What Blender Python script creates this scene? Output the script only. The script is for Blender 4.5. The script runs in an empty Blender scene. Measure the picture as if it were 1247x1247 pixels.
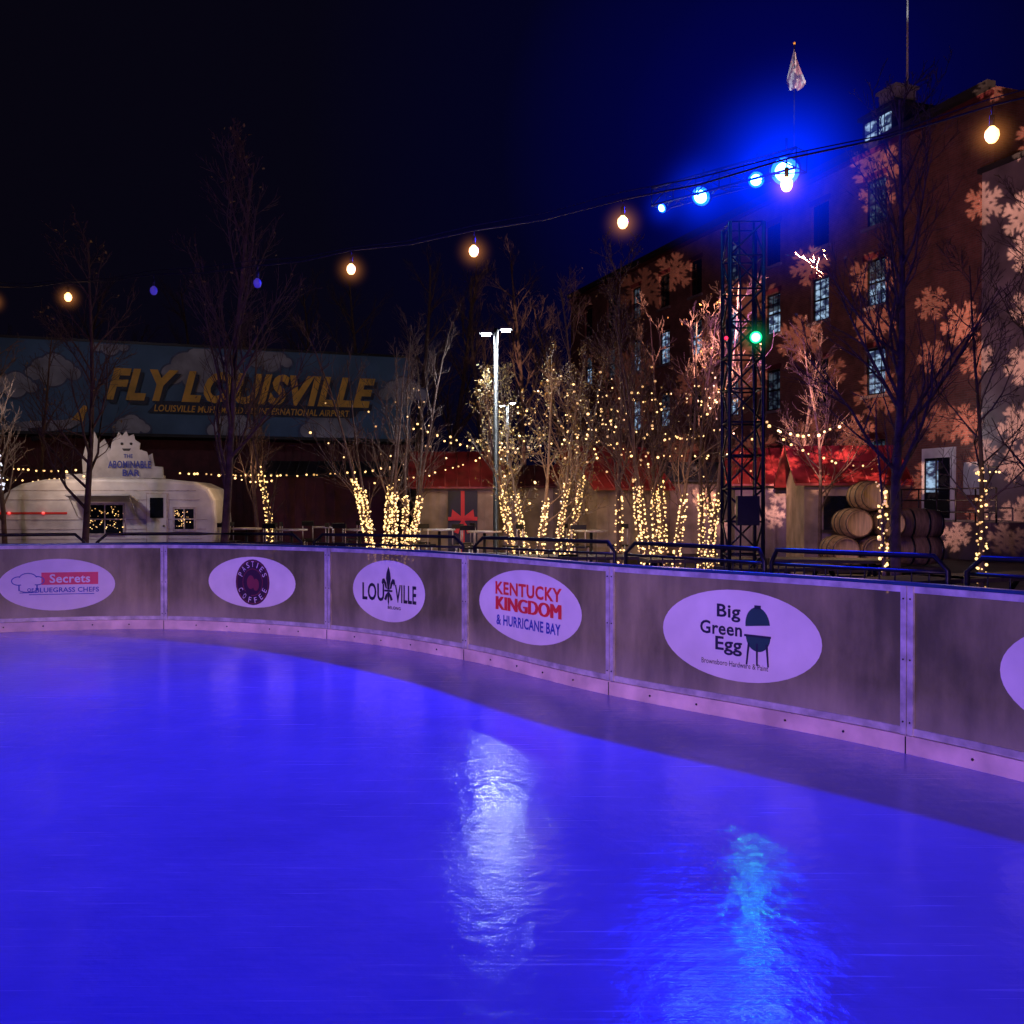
import bpy, math, random
from mathutils import Vector, Matrix, Quaternion
R=random.Random(7)
sc=bpy.context.scene
F=1180.0; CH=1.6; HY=613.0; CX=623.5
def at(px,d):            # ground position for a pixel column / assumed distance
    return ((px-CX)/F*d, d)
def P(px,py,d):
    return Vector(((px-CX)/F*d, d, CH-(py-HY)/F*d))

# ------------------------------------------------------------ materials
def newmat(n):
    m=bpy.data.materials.new(n); m.use_nodes=True
    nt=m.node_tree; b=nt.nodes['Principled BSDF']; return m,nt,b
def mat(n,col,rough=.6,metal=0,ns=6,na=.25,bump=0.1,bs=None,spec=None,stretch=(1,1,1)):
    m,nt,b=newmat(n)
    tc=nt.nodes.new('ShaderNodeTexCoord'); mp=nt.nodes.new('ShaderNodeMapping'); mp.inputs['Scale'].default_value=stretch
    nt.links.new(tc.outputs['Object'],mp.inputs[0])
    no=nt.nodes.new('ShaderNodeTexNoise'); no.inputs['Scale'].default_value=ns; no.inputs['Detail'].default_value=6
    nt.links.new(mp.outputs[0],no.inputs['Vector'])
    cr=nt.nodes.new('ShaderNodeValToRGB')
    cr.color_ramp.elements[0].position=.3; cr.color_ramp.elements[1].position=.7
    cr.color_ramp.elements[0].color=[c*(1-na) for c in col]+[1]
    cr.color_ramp.elements[1].color=[min(1,c*(1+na*.6)) for c in col]+[1]
    nt.links.new(no.outputs[0],cr.inputs[0]); nt.links.new(cr.outputs[0],b.inputs['Base Color'])
    b.inputs['Roughness'].default_value=rough; b.inputs['Metallic'].default_value=metal
    if spec is not None: b.inputs['Specular IOR Level'].default_value=spec
    if bump:
        n2=nt.nodes.new('ShaderNodeTexNoise'); n2.inputs['Scale'].default_value=bs or ns*4; n2.inputs['Detail'].default_value=4
        nt.links.new(mp.outputs[0],n2.inputs['Vector'])
        bu=nt.nodes.new('ShaderNodeBump'); bu.inputs['Strength'].default_value=bump; bu.inputs['Distance'].default_value=.02
        nt.links.new(n2.outputs[0],bu.inputs['Height']); nt.links.new(bu.outputs[0],b.inputs['Normal'])
    return m
def emit(n,col,s,base=(.8,.8,.8),samp=True):
    m,nt,b=newmat(n)
    b.inputs['Base Color'].default_value=(*base,1)
    b.inputs['Emission Color'].default_value=(*col,1); b.inputs['Emission Strength'].default_value=s
    if not samp: m.cycles.emission_sampling='NONE'
    return m
M={}
M['bark']=mat('bark',(.12,.075,.065),.9,ns=8,na=.5,bump=.4)
M['barkpale']=mat('bark_pale',(.20,.14,.11),.9,ns=8,na=.5,bump=.4)
M['leaf']=mat('dry_leaf',(.32,.22,.07),.7,ns=3,na=.5,bump=0)
M['alu']=mat('aluminium_frame',(.56,.51,.50),.5,.2,ns=9,na=.4,bump=.05)
M['kick']=mat('kickplate_plastic',(.80,.58,.52),.42,0,ns=3.5,na=.35,bump=.08)
M['cap']=mat('board_cap',(.03,.08,.16),.3,.3,ns=8)
M['black']=mat('black_paint',(.010,.010,.012),.5,.1,ns=10)
M['steel']=mat('dark_steel',(.020,.020,.023),.42,.4,ns=10)
M['sticker']=mat('vinyl_sticker',(.78,.70,.68),.5,ns=3,na=.12,bump=.03)
M['red']=mat('ink_red',(.75,.04,.03),.5,na=.1,bump=0)
M['pink']=mat('ink_pink',(.8,.03,.10),.5,na=.1,bump=0)
M['dark']=mat('ink_dark',(.02,.02,.03),.5,na=.1,bump=0)
M['blueink']=mat('ink_blue',(.03,.05,.36),.5,na=.1,bump=0)
M['brownink']=mat('ink_brown',(.035,.010,.018),.5,na=.1,bump=0)
M['brownlt']=mat('ink_brown_red',(.20,.03,.04),.5,na=.1,bump=0)
M['flagstripe']=mat('flag_stripe',(.34,.22,.27),.7,na=.1,bump=0)
M['flagcanton']=mat('flag_canton',(.20,.22,.42),.7,na=.1,bump=0)
M['flagwhite']=mat('flag_white',(.78,.78,.80),.7,na=.1,bump=0)
M['greenink']=mat('ink_green',(.02,.07,.05),.5,na=.1,bump=0)
M['white']=mat('white_paint',(.75,.75,.76),.4,ns=2,na=.3,bump=.04)
M['signwhite']=mat('weathered_sign',(.42,.42,.46),.6,ns=3,na=.35,bump=.04)
M['signface']=mat('sign_face',(.55,.54,.58),.6,ns=3,na=.25,bump=.04)
M['beige']=mat('beige_siding',(.36,.27,.21),.8,ns=2.2,na=.45,bump=.2,bs=20)
M['stucco']=mat('beige_stucco',(.22,.175,.185),.9,ns=1.3,na=.4,bump=.3,bs=25)
M['redroof']=mat('red_metal_roof',(.22,.022,.026),.45,.1,ns=2.5,na=.6,bump=.1)
M['maroon']=mat('maroon_siding',(.10,.016,.022),.7,ns=3,na=.35,bump=.2)
M['wood']=mat('barrel_oak',(.26,.16,.085),.7,ns=5,na=.45,bump=.3,stretch=(6,1,1))
M['woodhead']=mat('barrel_head',(.55,.38,.21),.7,ns=3,na=.35,bump=.2,stretch=(9,1,1))
M['darkwood']=mat('dark_wood',(.05,.035,.028),.7,ns=5,na=.4,bump=.3)
M['pave']=mat('plaza_pavement',(.10,.085,.08),.75,ns=1.5,na=.4,bump=.3,bs=12)
M['asphalt']=mat('asphalt',(.05,.05,.05),.85,ns=.6,na=.4,bump=.3,bs=20)
M['roofdark']=mat('dark_roof',(.03,.03,.035),.8,ns=3)
M['skyblue']=mat('mural_blue',(.085,.17,.30),.7,ns=.5,na=.4,bump=.1,bs=6)
M['cloud']=mat('mural_cloud',(.34,.34,.40),.7,ns=1.0,na=.55,bump=0)
M['cloudline']=mat('mural_outline',(.09,.11,.20),.7,bump=0)
M['ochre']=mat('mural_yellow',(.80,.43,.06),.6,ns=2,na=.25,bump=0)
M['navy']=mat('mural_navy',(.01,.018,.05),.6,bump=0)
M['warm']=emit('warm_bulb',(1,.56,.20),2.6,samp=False)
M['warmbig']=emit('festoon_bulb_lit',(1,.50,.15),5.0)
M['warmtiny']=emit('fairy_light',(1,.60,.19),2.3,samp=False)
M['warmdim']=emit('fairy_light_dim',(1,.50,.13),.8,samp=False)
M['cooltiny']=emit('cool_fairy_light',(.8,.85,1),1.0,samp=False)
M['off']=mat('bulb_glass_off',(.45,.48,.9),.1,ns=4,bump=0)
M['bluelamp']=emit('blue_lens_rim',(.0,.05,1),8)
M['bluecore']=emit('blue_lens_core',(.10,.50,1),24)
M['greenlamp']=emit('green_lens_rim',(.0,1,.25),1.2)
M['greencore']=emit('green_lens_core',(.06,1,.45),22)
M['redlamp']=emit('red_lens',(1,.02,.02),1.3,samp=False)
M['lavlens']=emit('wash_lens',(.7,.42,1),6)
M['led']=emit('led_head',(.85,.95,1),300)
M['glass']=mat('dark_glass',(.01,.012,.02),.08,ns=3,bump=0)

# painted lamp halo: self-glowing volume that scatters no light, brightest at the lamp
def halo(n,col,st,pw=3.0):
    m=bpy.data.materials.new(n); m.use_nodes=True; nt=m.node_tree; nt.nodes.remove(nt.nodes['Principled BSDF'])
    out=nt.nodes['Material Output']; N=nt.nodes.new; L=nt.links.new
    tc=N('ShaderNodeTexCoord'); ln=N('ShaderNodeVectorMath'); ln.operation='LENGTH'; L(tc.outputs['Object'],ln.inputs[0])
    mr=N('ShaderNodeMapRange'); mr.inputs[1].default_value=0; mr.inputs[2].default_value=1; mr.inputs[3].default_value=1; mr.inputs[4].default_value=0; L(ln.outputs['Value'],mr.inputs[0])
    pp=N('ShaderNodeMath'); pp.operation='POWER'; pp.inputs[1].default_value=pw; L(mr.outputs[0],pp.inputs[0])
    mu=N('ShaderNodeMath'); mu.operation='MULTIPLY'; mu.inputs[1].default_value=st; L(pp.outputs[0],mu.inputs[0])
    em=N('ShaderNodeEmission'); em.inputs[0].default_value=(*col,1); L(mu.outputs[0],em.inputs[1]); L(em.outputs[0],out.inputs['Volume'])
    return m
M['mistblue']=halo('blue_lit_mist',(.0,.022,1),2.1,3.6)  # painted halo of the blue lamps, no mist
M['mistwarm']=halo('warm_lit_mist',(1,.32,.08),5.2,5.0)  # painted halo of the festoon bulbs, no mist
M['mistgreen']=halo('green_lit_mist',(.0,1,.3),1.6,4.0)  # painted halo of the green lamp, no mist

# ------------------------------------------------------------ mesh builder
class MB:
    def __init__(s): s.v=[];s.f=[];s.m=[];s.mats=[];s.sm=[]
    def mi(s,k):
        if k not in s.mats: s.mats.append(k)
        return s.mats.index(k)
    def add(s,vs,fs,k,T=None,smooth=False):
        o=len(s.v); i=s.mi(k)
        for p in vs:
            p=Vector(p); s.v.append(tuple(T@p) if T is not None else tuple(p))
        for f in fs: s.f.append([o+j for j in f]); s.m.append(i); s.sm.append(smooth)
    def box(s,c,sz,k,rz=0,T=None):
        x,y,z=[a/2 for a in sz]
        Q=Matrix.Translation(Vector(c))@Matrix.Rotation(rz,4,'Z')
        if T is not None: Q=T@Q
        s.add([(-x,-y,-z),(x,-y,-z),(x,y,-z),(-x,y,-z),(-x,-y,z),(x,-y,z),(x,y,z),(-x,y,z)],
          [(0,3,2,1),(4,5,6,7),(0,1,5,4),(1,2,6,5),(2,3,7,6),(3,0,4,7)],k,Q)
    def tube(s,pts,rs,k,n=6,cap=True,smooth=True):
        pts=[Vector(p) for p in pts]; o=len(s.v); i=s.mi(k); N=len(pts)
        if not isinstance(rs,(list,tuple)): rs=[rs]*N
        up=None
        for a in range(N):
            t=(pts[min(a+1,N-1)]-pts[max(a-1,0)])
            if t.length<1e-9: t=Vector((0,0,1))
            t.normalize()
            if up is None: up=Vector((1,0,0)) if abs(t.x)<.8 else Vector((0,1,0))
            u=t.cross(up); 
            if u.length<1e-6: u=t.orthogonal()
            u.normalize(); w=t.cross(u)
            for j in range(n):
                an=2*math.pi*j/n
                s.v.append(tuple(pts[a]+(u*math.cos(an)+w*math.sin(an))*rs[a]))
        for a in range(N-1):
            for j in range(n):
                s.f.append([o+a*n+j,o+a*n+(j+1)%n,o+(a+1)*n+(j+1)%n,o+(a+1)*n+j]); s.m.append(i); s.sm.append(smooth)
        if cap:
            s.f.append([o+j for j in range(n)][::-1]); s.m.append(i); s.sm.append(False)
            s.f.append([o+(N-1)*n+j for j in range(n)]); s.m.append(i); s.sm.append(False)
    def ico(s,c,r,k,sz=1.0):
        g=(1+5**.5)/2; q=r/math.sqrt(1+g*g); c=Vector(c)
        vs=[(-1,g,0),(1,g,0),(-1,-g,0),(1,-g,0),(0,-1,g),(0,1,g),(0,-1,-g),(0,1,-g),(g,0,-1),(g,0,1),(-g,0,-1),(-g,0,1)]
        fs=[(0,11,5),(0,5,1),(0,1,7),(0,7,10),(0,10,11),(1,5,9),(5,11,4),(11,10,2),(10,7,6),(7,1,8),(3,9,4),(3,4,2),(3,2,6),(3,6,8),(3,8,9),(4,9,5),(2,4,11),(6,2,10),(8,6,7),(9,8,1)]
        s.add([(c.x+a*q,c.y+b*q,c.z+d*q*sz) for a,b,d in vs],fs,k,None,True)
    def lathe(s,prof,k,T,n=16,smooth=True):   # prof (r,z)
        vs=[];fs=[]
        for r,z in prof:
            for j in range(n):
                a=2*math.pi*j/n; vs.append((r*math.cos(a),r*math.sin(a),z))
        for a in range(len(prof)-1):
            for j in range(n): fs.append((a*n+j,a*n+(j+1)%n,(a+1)*n+(j+1)%n,(a+1)*n+j))
        s.add(vs,fs,k,T,smooth)
    def prism(s,poly,y0,y1,k,T=None):    # poly in x,z
        n=len(poly)
        vs=[(x,y0,z) for x,z in poly]+[(x,y1,z) for x,z in poly]
        fs=[tuple(range(n)),tuple(range(2*n-1,n-1,-1))]+[(j,j+n,(j+1)%n+n,(j+1)%n) for j in range(n)]
        s.add(vs,fs,k,T)
    def obj(s,name,parent=None,loc=None,rz=0):
        me=bpy.data.meshes.new(name); me.from_pydata(s.v,[],s.f)
        for k in s.mats: me.materials.append(M[k])
        me.polygons.foreach_set('material_index',s.m); me.polygons.foreach_set('use_smooth',s.sm)
        me.update()
        ob=bpy.data.objects.new(name,me); sc.collection.objects.link(ob)
        if loc: ob.location=loc
        ob.rotation_euler[2]=rz
        if parent: ob.parent=parent
        return ob
def empty(name,loc=(0,0,0),rz=0):
    e=bpy.data.objects.new(name,None); sc.collection.objects.link(e); e.location=loc; e.rotation_euler[2]=rz; e.empty_display_size=.1; return e
def halo_ball(p,r,k,parent):
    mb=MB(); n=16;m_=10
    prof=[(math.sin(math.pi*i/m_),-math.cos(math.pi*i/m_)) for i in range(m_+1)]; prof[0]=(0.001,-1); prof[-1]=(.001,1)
    mb.lathe(prof,k,Matrix.Identity(4),n); o=mb.obj('damp_air',parent,p); o.scale=(r,r,r); return o  # emission-only ball drawn around a lamp as its halo
def light(name,typ,loc,col,W,target=None,size=60,blend=.6,rad=.1,parent=None):
    l=bpy.data.lights.new(name,typ); l.color=col; l.energy=W
    if typ in('SPOT','POINT'): l.shadow_soft_size=rad
    if typ=='SPOT': l.spot_size=math.radians(size); l.spot_blend=blend
    o=bpy.data.objects.new(name,l); sc.collection.objects.link(o); o.location=loc
    if target is not None:
        o.rotation_euler=(Vector(target)-Vector(loc)).to_track_quat('-Z','Y').to_euler()
    if parent: 
        o.parent=parent
        o.matrix_parent_inverse=Matrix.Translation(parent.location).inverted()
    return o
_tc={}
def text(s,w,h=None,bold=.0,shear=0):
    key=(s,bold,shear)
    if key not in _tc:
        c=bpy.data.curves.new('t','FONT'); c.body=s; c.size=1; c.offset=bold; c.shear=shear; c.resolution_u=3
        if bold>.015: c.space_character=1.0+bold*2.2
        o=bpy.data.objects.new('t',c); sc.collection.objects.link(o)
        dg=bpy.context.evaluated_depsgraph_get(); dg.update()
        me=bpy.data.meshes.new_from_object(o.evaluated_get(dg))
        vs=[(v.co.x,v.co.y) for v in me.vertices]; fs=[tuple(p.vertices) for p in me.polygons]
        bpy.data.objects.remove(o); bpy.data.curves.remove(c); bpy.data.meshes.remove(me)
        _tc[key]=(vs,fs)
    vs,fs=_tc[key]
    x0=min(v[0] for v in vs);x1=max(v[0] for v in vs);y0=min(v[1] for v in vs);y1=max(v[1] for v in vs)
    sx=w/(x1-x0); sy=sx if h is None else h/(y1-y0)
    return [((x-(x0+x1)/2)*sx,(y-(y0+y1)/2)*sy) for x,y in vs],fs

# ------------------------------------------------------------ rink curve
ctrl=[(-6.75,11.9),(-4.43,12.35),(-2.17,11.45),(-.47,9.9),(.83,8.1),(2.54,6.2),(3.74,4.05),(4.45,1.65),(4.8,-.8),(4.9,-3.2),(4.7,-5.6),(3.8,-7.8),(2,-9.3),(-.3,-9.8),(-2.6,-9.8),(-4.9,-9.8),(-7.3,-9.7),(-9.6,-8.9),(-11.4,-7.3),(-12.4,-5.1),(-12.6,-2.7),(-12.6,-.3),(-12.6,2.1),(-12.5,4.6),(-11.9,7.0),(-10.7,9.1),(-8.9,10.8)]
NC=len(ctrl); SUB=20; loop=[]
for i in range(NC):
    p0,p1,p2,p3=[Vector(ctrl[(i+k)%NC]) for k in(-1,0,1,2)]
    for j in range(SUB):
        t=j/SUB
        loop.append(.5*((2*p1)+(-p0+p2)*t+(2*p0-5*p1+4*p2-p3)*t*t+(-p0+3*p1-3*p2+p3)*t**3))
NL=len(loop); cum=[0]
for i in range(NL): cum.append(cum[-1]+(loop[(i+1)%NL]-loop[i]).length)
LEN=cum[-1]
nrm=[]
for i in range(NL):
    t=(loop[(i+1)%NL]-loop[i-1]).normalized(); nrm.append(Vector((t.y,-t.x)))
import bisect
def B(s,off=0):
    s=s%LEN; i=min(bisect.bisect_right(cum,s)-1,NL-1); f=(s-cum[i])/(cum[i+1]-cum[i]); j=(i+1)%NL
    p=loop[i].lerp(loop[j],f); n=nrm[i].lerp(nrm[j],f).normalized()
    return p+n*off, n
def s_at(px):
    q=(px-CX)/F; best=None
    for i in range(-20,SUB*7):
        s=cum[i] if i>=0 else cum[NL+i]-LEN
        p,_=B(s)
        if p.y<=0: continue
        e=abs(p.x/p.y-q)
        if best is None or e<best[0]: best=(e,s)
    s=best[1]
    for st in(.05,.01,.002):
        s=min([s+k*st for k in range(-6,7)],key=lambda a:abs(B(a)[0].x/B(a)[0].y-q))
    return s
def sweep(mb,o0,o1,z0,z1,k):
    vs=[];fs=[]
    for i in range(NL):
        a=loop[i]+nrm[i]*o0; b=loop[i]+nrm[i]*o1
        vs+=[(a.x,a.y,z0),(b.x,b.y,z0),(b.x,b.y,z1),(a.x,a.y,z1)]
    for i in range(NL):
        j=(i+1)%NL
        for q in range(4): fs.append((i*4+q,i*4+(q+1)%4,j*4+(q+1)%4,j*4+q))
    mb.add(vs,fs,k)

# panel material: scuffed translucent plastic
m,nt,b=newmat('scuffed_polycarbonate'); M['poly']=m
N=nt.nodes.new; Lk=nt.links.new
tc=N('ShaderNodeTexCoord')
mp=N('ShaderNodeMapping'); mp.inputs['Scale'].default_value=(1,1,.5); Lk(tc.outputs['Object'],mp.inputs[0])
n1=N('ShaderNodeTexNoise'); n1.inputs['Scale'].default_value=1.4; n1.inputs['Detail'].default_value=12; n1.inputs['Roughness'].default_value=.62; Lk(mp.outputs[0],n1.inputs['Vector'])
cr=N('ShaderNodeValToRGB'); cr.color_ramp.elements[0].position=.34; cr.color_ramp.elements[1].position=.66
cr.color_ramp.elements[0].color=(.15,.145,.055,1); cr.color_ramp.elements[1].color=(.47,.43,.20,1); Lk(n1.outputs[0],cr.inputs[0])
mp2=N('ShaderNodeMapping'); mp2.inputs['Scale'].default_value=(7,7,.9); Lk(tc.outputs['Object'],mp2.inputs[0])
n4=N('ShaderNodeTexNoise'); n4.inputs['Scale'].default_value=1.5; n4.inputs['Detail'].default_value=6; Lk(mp2.outputs[0],n4.inputs['Vector'])
c4=N('ShaderNodeValToRGB'); c4.color_ramp.elements[0].position=.35; c4.color_ramp.elements[1].position=.7; c4.color_ramp.elements[0].color=(.74,.74,.74,1); c4.color_ramp.elements[1].color=(1.0,1.0,1.0,1); Lk(n4.outputs[0],c4.inputs[0])
m4=N('ShaderNodeMix'); m4.data_type='RGBA'; m4.blend_type='MULTIPLY'; m4.inputs[0].default_value=1; Lk(cr.outputs[0],m4.inputs[6]); Lk(c4.outputs[0],m4.inputs[7])
sp=N('ShaderNodeSeparateXYZ'); Lk(tc.outputs['Object'],sp.inputs[0])
mr=N('ShaderNodeMapRange'); mr.inputs[1].default_value=.42; mr.inputs[2].default_value=.16; mr.inputs[3].default_value=0; mr.inputs[4].default_value=.7; Lk(sp.outputs[2],mr.inputs[0])
mu=N('ShaderNodeMath'); mu.operation='MULTIPLY'; Lk(mr.outputs[0],mu.inputs[0]); Lk(n1.outputs[0],mu.inputs[1])
mm=N('ShaderNodeMix'); mm.data_type='RGBA'; Lk(mu.outputs[0],mm.inputs[0]); Lk(m4.outputs[2],mm.inputs[6]); mm.inputs[7].default_value=(.6,.54,.44,1)
Lk(mm.outputs[2],b.inputs['Base Color']); b.inputs['Roughness'].default_value=.34
tr=N('ShaderNodeBsdfTransparent'); tr.inputs[0].default_value=(.85,.78,.6,1)
mx=N('ShaderNodeMixShader'); mx.inputs[0].default_value=.26
Lk(b.outputs[0],mx.inputs[1]); Lk(tr.outputs[0],mx.inputs[2]); Lk(mx.outputs[0],nt.nodes['Material Output'].inputs[0])

rb=empty('rink_boards')
mb=MB(); sweep(mb,0,-.012,.16,1.03,'poly'); mb.obj('panels',rb)
mb=MB(); sweep(mb,.03,-.03,-.05,.115,'kick'); mb.obj('kickplate',rb)
mb=MB(); sweep(mb,.012,-.03,.118,.165,'alu'); sweep(mb,.012,-.03,1.03,1.072,'alu'); mb.obj('frame_rails',rb)
mb=MB(); sweep(mb,.02,-.04,1.074,1.095,'cap'); mb.obj('cap_rail',rb)
mb=MB(); bo=MB()
for i in range(NC):
    s=cum[i*SUB]
    for ds in(-.024,.024):
        p,n=B(s+ds,-.004)
        mb.box((p.x,p.y,.595),(.04,.05,.955),'alu',math.atan2(n.x,-n.y))
        for z in(.2,.6,.99):
            q,_=B(s+ds,.023); bo.ico((q.x,q.y,z),.007,'steel')
    for ds in (-.9,-.45,.45,.9):
        q,_=B(s+ds,.032); bo.ico((q.x,q.y,.06),.010,'steel')
    q,_=B(s,.0302); mb.box((q.x,q.y,.03),(.008,.004,.16),'steel',math.atan2(_.x,-_.y))
mb.obj('posts',rb); bo.obj('bolts',rb)

# stickers
def sticker(s0,s1,zc,h,parts,idx):
    sc0=(s0+s1)/2; w=(s1-s0)
    mb=MB()
    def put(vs,fs,k,off):
        o=[]
        for u,v in vs:
            p,_=B(sc0+u,off); o.append((p.x,p.y,zc+v))
        mb.add(o,fs,k)
    rings=8;seg=48;vs=[(0,0)];fs=[]
    for r in range(1,rings+1):
        for j in range(seg):
            a=2*math.pi*j/seg; vs.append((math.cos(a)*w/2*r/rings,math.sin(a)*h/2*r/rings))
    for j in range(seg): fs.append((0,1+(j+1)%seg,1+j))
    for r in range(rings-1):
        for j in range(seg): fs.append((1+r*seg+j,1+r*seg+(j+1)%seg,1+(r+1)*seg+(j+1)%seg,1+(r+1)*seg+j))
    put(vs,fs,'sticker',.004)
    def T(s,u,v,tw,th,k,bold=.02,shear=0,off=.008):
        vs,fs=text(s,tw,th,bold,shear); put([(x+u,y+v) for x,y in vs],fs,k,off)
    def rect(u0,u1,v0,v1,k,off=.006):
        n=8;vs=[];fs=[]
        for i in range(n+1):
            u=u0+(u1-u0)*i/n; vs+=[(u,v0),(u,v1)]
        for i in range(n): fs.append((2*i,2*i+2,2*i+3,2*i+1))
        put(vs,fs,k,off)
    def poly(pts,k,off=.006): put(pts,[tuple(range(len(pts)))],k,off)
    def ring(u,v,ru,rv,t,k,off=.007,a0=0,a1=360,n=28):
        vs=[];fs=[]
        for i in range(n+1):
            a=math.radians(a0+(a1-a0)*i/n)
            vs+=[(u+math.cos(a)*ru,v+math.sin(a)*rv),(u+math.cos(a)*(ru-t),v+math.sin(a)*(rv-t))]
        for i in range(n): fs.append((2*i,2*i+2,2*i+3,2*i+1))
        put(vs,fs,k,off)
    def disc(u,v,ru,rv,k,off=.006,n=28): poly([(u+math.cos(2*math.pi*i/n)*ru,v+math.sin(2*math.pi*i/n)*rv) for i in range(n)],k,off)
    parts(w,h,T,rect,poly,ring,disc,put)
    mb.obj('sticker_oval_%d'%idx,rb)
def zc(px,py):
    p,_=B(s_at(px)); return CH-(py-HY)/F*p.y
def hh(px,hp):
    p,_=B(s_at(px)); return hp/F*p.y
def g_secrets(w,h,T,rect,poly,ring,disc,put):
    k=w/143
    rect(-20*k,50*k,.0,.155,'pink'); T('Secrets',15*k,.078,50*k,.11,'sticker',.02)
    T('BLUEGRASS CHEFS',12*k,-.065,78*k,.062,'blueink',.02); T('OF',-33*k,-.06,8*k,.045,'blueink')
    rect(-35*k,45*k,-.125,-.115,'blueink')
    for u,v,r,rv,a0,a1 in((-47,.055,9,.058,80,290),(-36,.085,11,.07,10,170),(-25,.055,9,.058,-110,100)): ring(u*k,v,r*k,rv,.012,'blueink',.0075+.0004*r,a0,a1)
    ring(-36*k,-.045,12*k,.05,.012,'blueink',.0079,200,340)
    rect(-47.5*k,-45.8*k,-.07,.0,'blueink',.0074); rect(-26*k,-24.3*k,-.07,.0,'blueink',.0074)
    rect(-46*k,-26*k,-.10,-.09,'blueink',.0073)
def g_coffee(w,h,T,rect,poly,ring,disc,put):
    rv=h*.45; ru=w*.195
    disc(0,0,ru,rv,'brownink'); ring(0,0,ru*.95,rv*.95,.010,'brownlt',.0085); ring(0,0,ru*.6,rv*.6,.010,'brownlt',.0085)
    for word,a0,a1,fl in(('PASTIES',155,25,0),('COFFEE',205,335,1)):
        for i,ch in enumerate(word):
            a=math.radians(a0+(a1-a0)*i/(len(word)-1))
            vs,fs=text(ch,.038 if ch!='I' else .012,.07,.0)
            rot=a-math.pi/2 if not fl else a+math.pi/2
            c,s=math.cos(rot),math.sin(rot)
            put([(x*c-y*s+math.cos(a)*ru*.77,x*s+y*c+math.sin(a)*rv*.79) for x,y in vs],fs,'sticker',.009)
    disc(-.03,.0,ru*.22,rv*.3,'brownlt',.0088); disc(.05,-.03,ru*.18,rv*.26,'brownlt',.0092)
def fleur(poly,s,cu,cv,k):
    poly([(cu+x*s,cv+y*s) for x,y in((0,1),(.13,.7),(.17,.45),(.08,.1),(.08,-.05),(-.08,-.05),(-.08,.1),(-.17,.45),(-.13,.7))],k,.0085)
    for sg in(1,-1):
        pts=[(.10,-.02),(.14,.25),(.28,.45),(.42,.42),(.47,.25),(.38,.12),(.33,.22),(.28,.2),(.2,.0)]
        poly([(cu+sg*x*s,cv+y*s) for x,y in pts][::sg],k,.0085)
        pts=[(.06,-.17),(.2,-.3),(.3,-.5),(.15,-.55),(.06,-.35)]
        poly([(cu+sg*x*s,cv+y*s) for x,y in pts][::sg],k,.0085)
    poly([(cu+x*s,cv+y*s) for x,y in((-.28,-.06),(.28,-.06),(.28,-.15),(-.28,-.15))],k,.009)
    poly([(cu+x*s,cv+y*s) for x,y in((-.06,-.16),(.06,-.16),(.05,-.6),(0,-.8),(-.05,-.6))],k,.0083)
def g_lou(w,h,T,rect,poly,ring,disc,put):
    T('LOU',-.22*w,-.02,.30*w,h*.29,'dark',.022); T('VILLE',.23*w,-.02,.30*w,h*.29,'dark',.022)
    fleur(poly,h*.36,-.01*w,.03,'dark'); T('BELONG',0.07*w,-.235*h-.02,.18*w,h*.05,'dark')
def g_kk(w,h,T,rect,poly,ring,disc,put):
    T('KENTUCKY',0,.215*h,.66*w,h*.185,'red',.03)
    for k,du in enumerate((-.009,-.004,.004,.009)): T('KINGDOM',du*w,-.0*h,.64*w,h*.19,'red',.0,0,.008+.0004*k)
    T('& HURRICANE BAY',0,-.235*h,.64*w,h*.15,'blueink',.025)
def g_bge(w,h,T,rect,poly,ring,disc,put):
    T('Big',-.055*w,.24*h,.15*w,h*.19,'dark',.022); T('Green',-.105*w,.065*h,.27*w,h*.15,'dark',.022); T('Egg',-.055*w,-.125*h,.17*w,h*.20,'dark',.022)
    T('Brownsboro Hardware & Paint',-.02*w,-.315*h,.42*w,h*.06,'dark',.0)
    cx=.125*w
    def arc(cu,cv,ru,rv,a0,a1,rot,n=16):
        c,s=math.cos(rot),math.sin(rot); o=[]
        for i in range(n+1):
            a=math.radians(a0+(a1-a0)*i/n); x,y=math.cos(a)*ru,math.sin(a)*rv; o.append((cu+x*c-y*s,cv+x*s+y*c))
        return o
    poly(arc(cx,.13*h,.075*w,.20*h,0,180,.10),'greenink'); poly(arc(cx+.003*w,.02*h,.075*w,.17*h,180,360,0),'greenink',.0064)
    poly(arc(cx-.008*w,.075*h,.058*w,.045*h,0,360,.05),'sticker',.0072)
    rect(cx-.082*w,cx+.082*w,.005*h,.03*h,'dark',.0078)
    for a,b in((-.06,-.072),(.048,.060),(-.01,-.008)):
        poly([(cx+a*w,-.06*h),(cx+(a+.014)*w,-.06*h),(cx+(b+.010)*w,-.30*h),(cx+b*w,-.30*h)],'dark',.0079)
    rect(cx-.02*w,cx+.02*w,.31*h,.35*h,'dark',.0072)
def g_none(w,h,T,rect,poly,ring,disc,put):
    T('SKATE',0.05,.1*h,.5*w,h*.2,'dark',.03); T('THE RINK',.05,-.12*h,.5*w,h*.14,'blueink',.03)
for i,(a,b_,py,hp,g) in enumerate([(-3,140,712,63,g_secrets),(254,360,709,62,g_coffee),(430,518,720,75,g_lou),(584,709,740,90,g_kk),(808,1002,775,112,g_bge)]):
    c=(a+b_)/2; sticker(s_at(a),s_at(b_),zc(c,py),hh(c,hp),g,i)
s6=s_at(1219); sticker(s6,s6+1.25,.62,.66,g_none,5)

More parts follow.
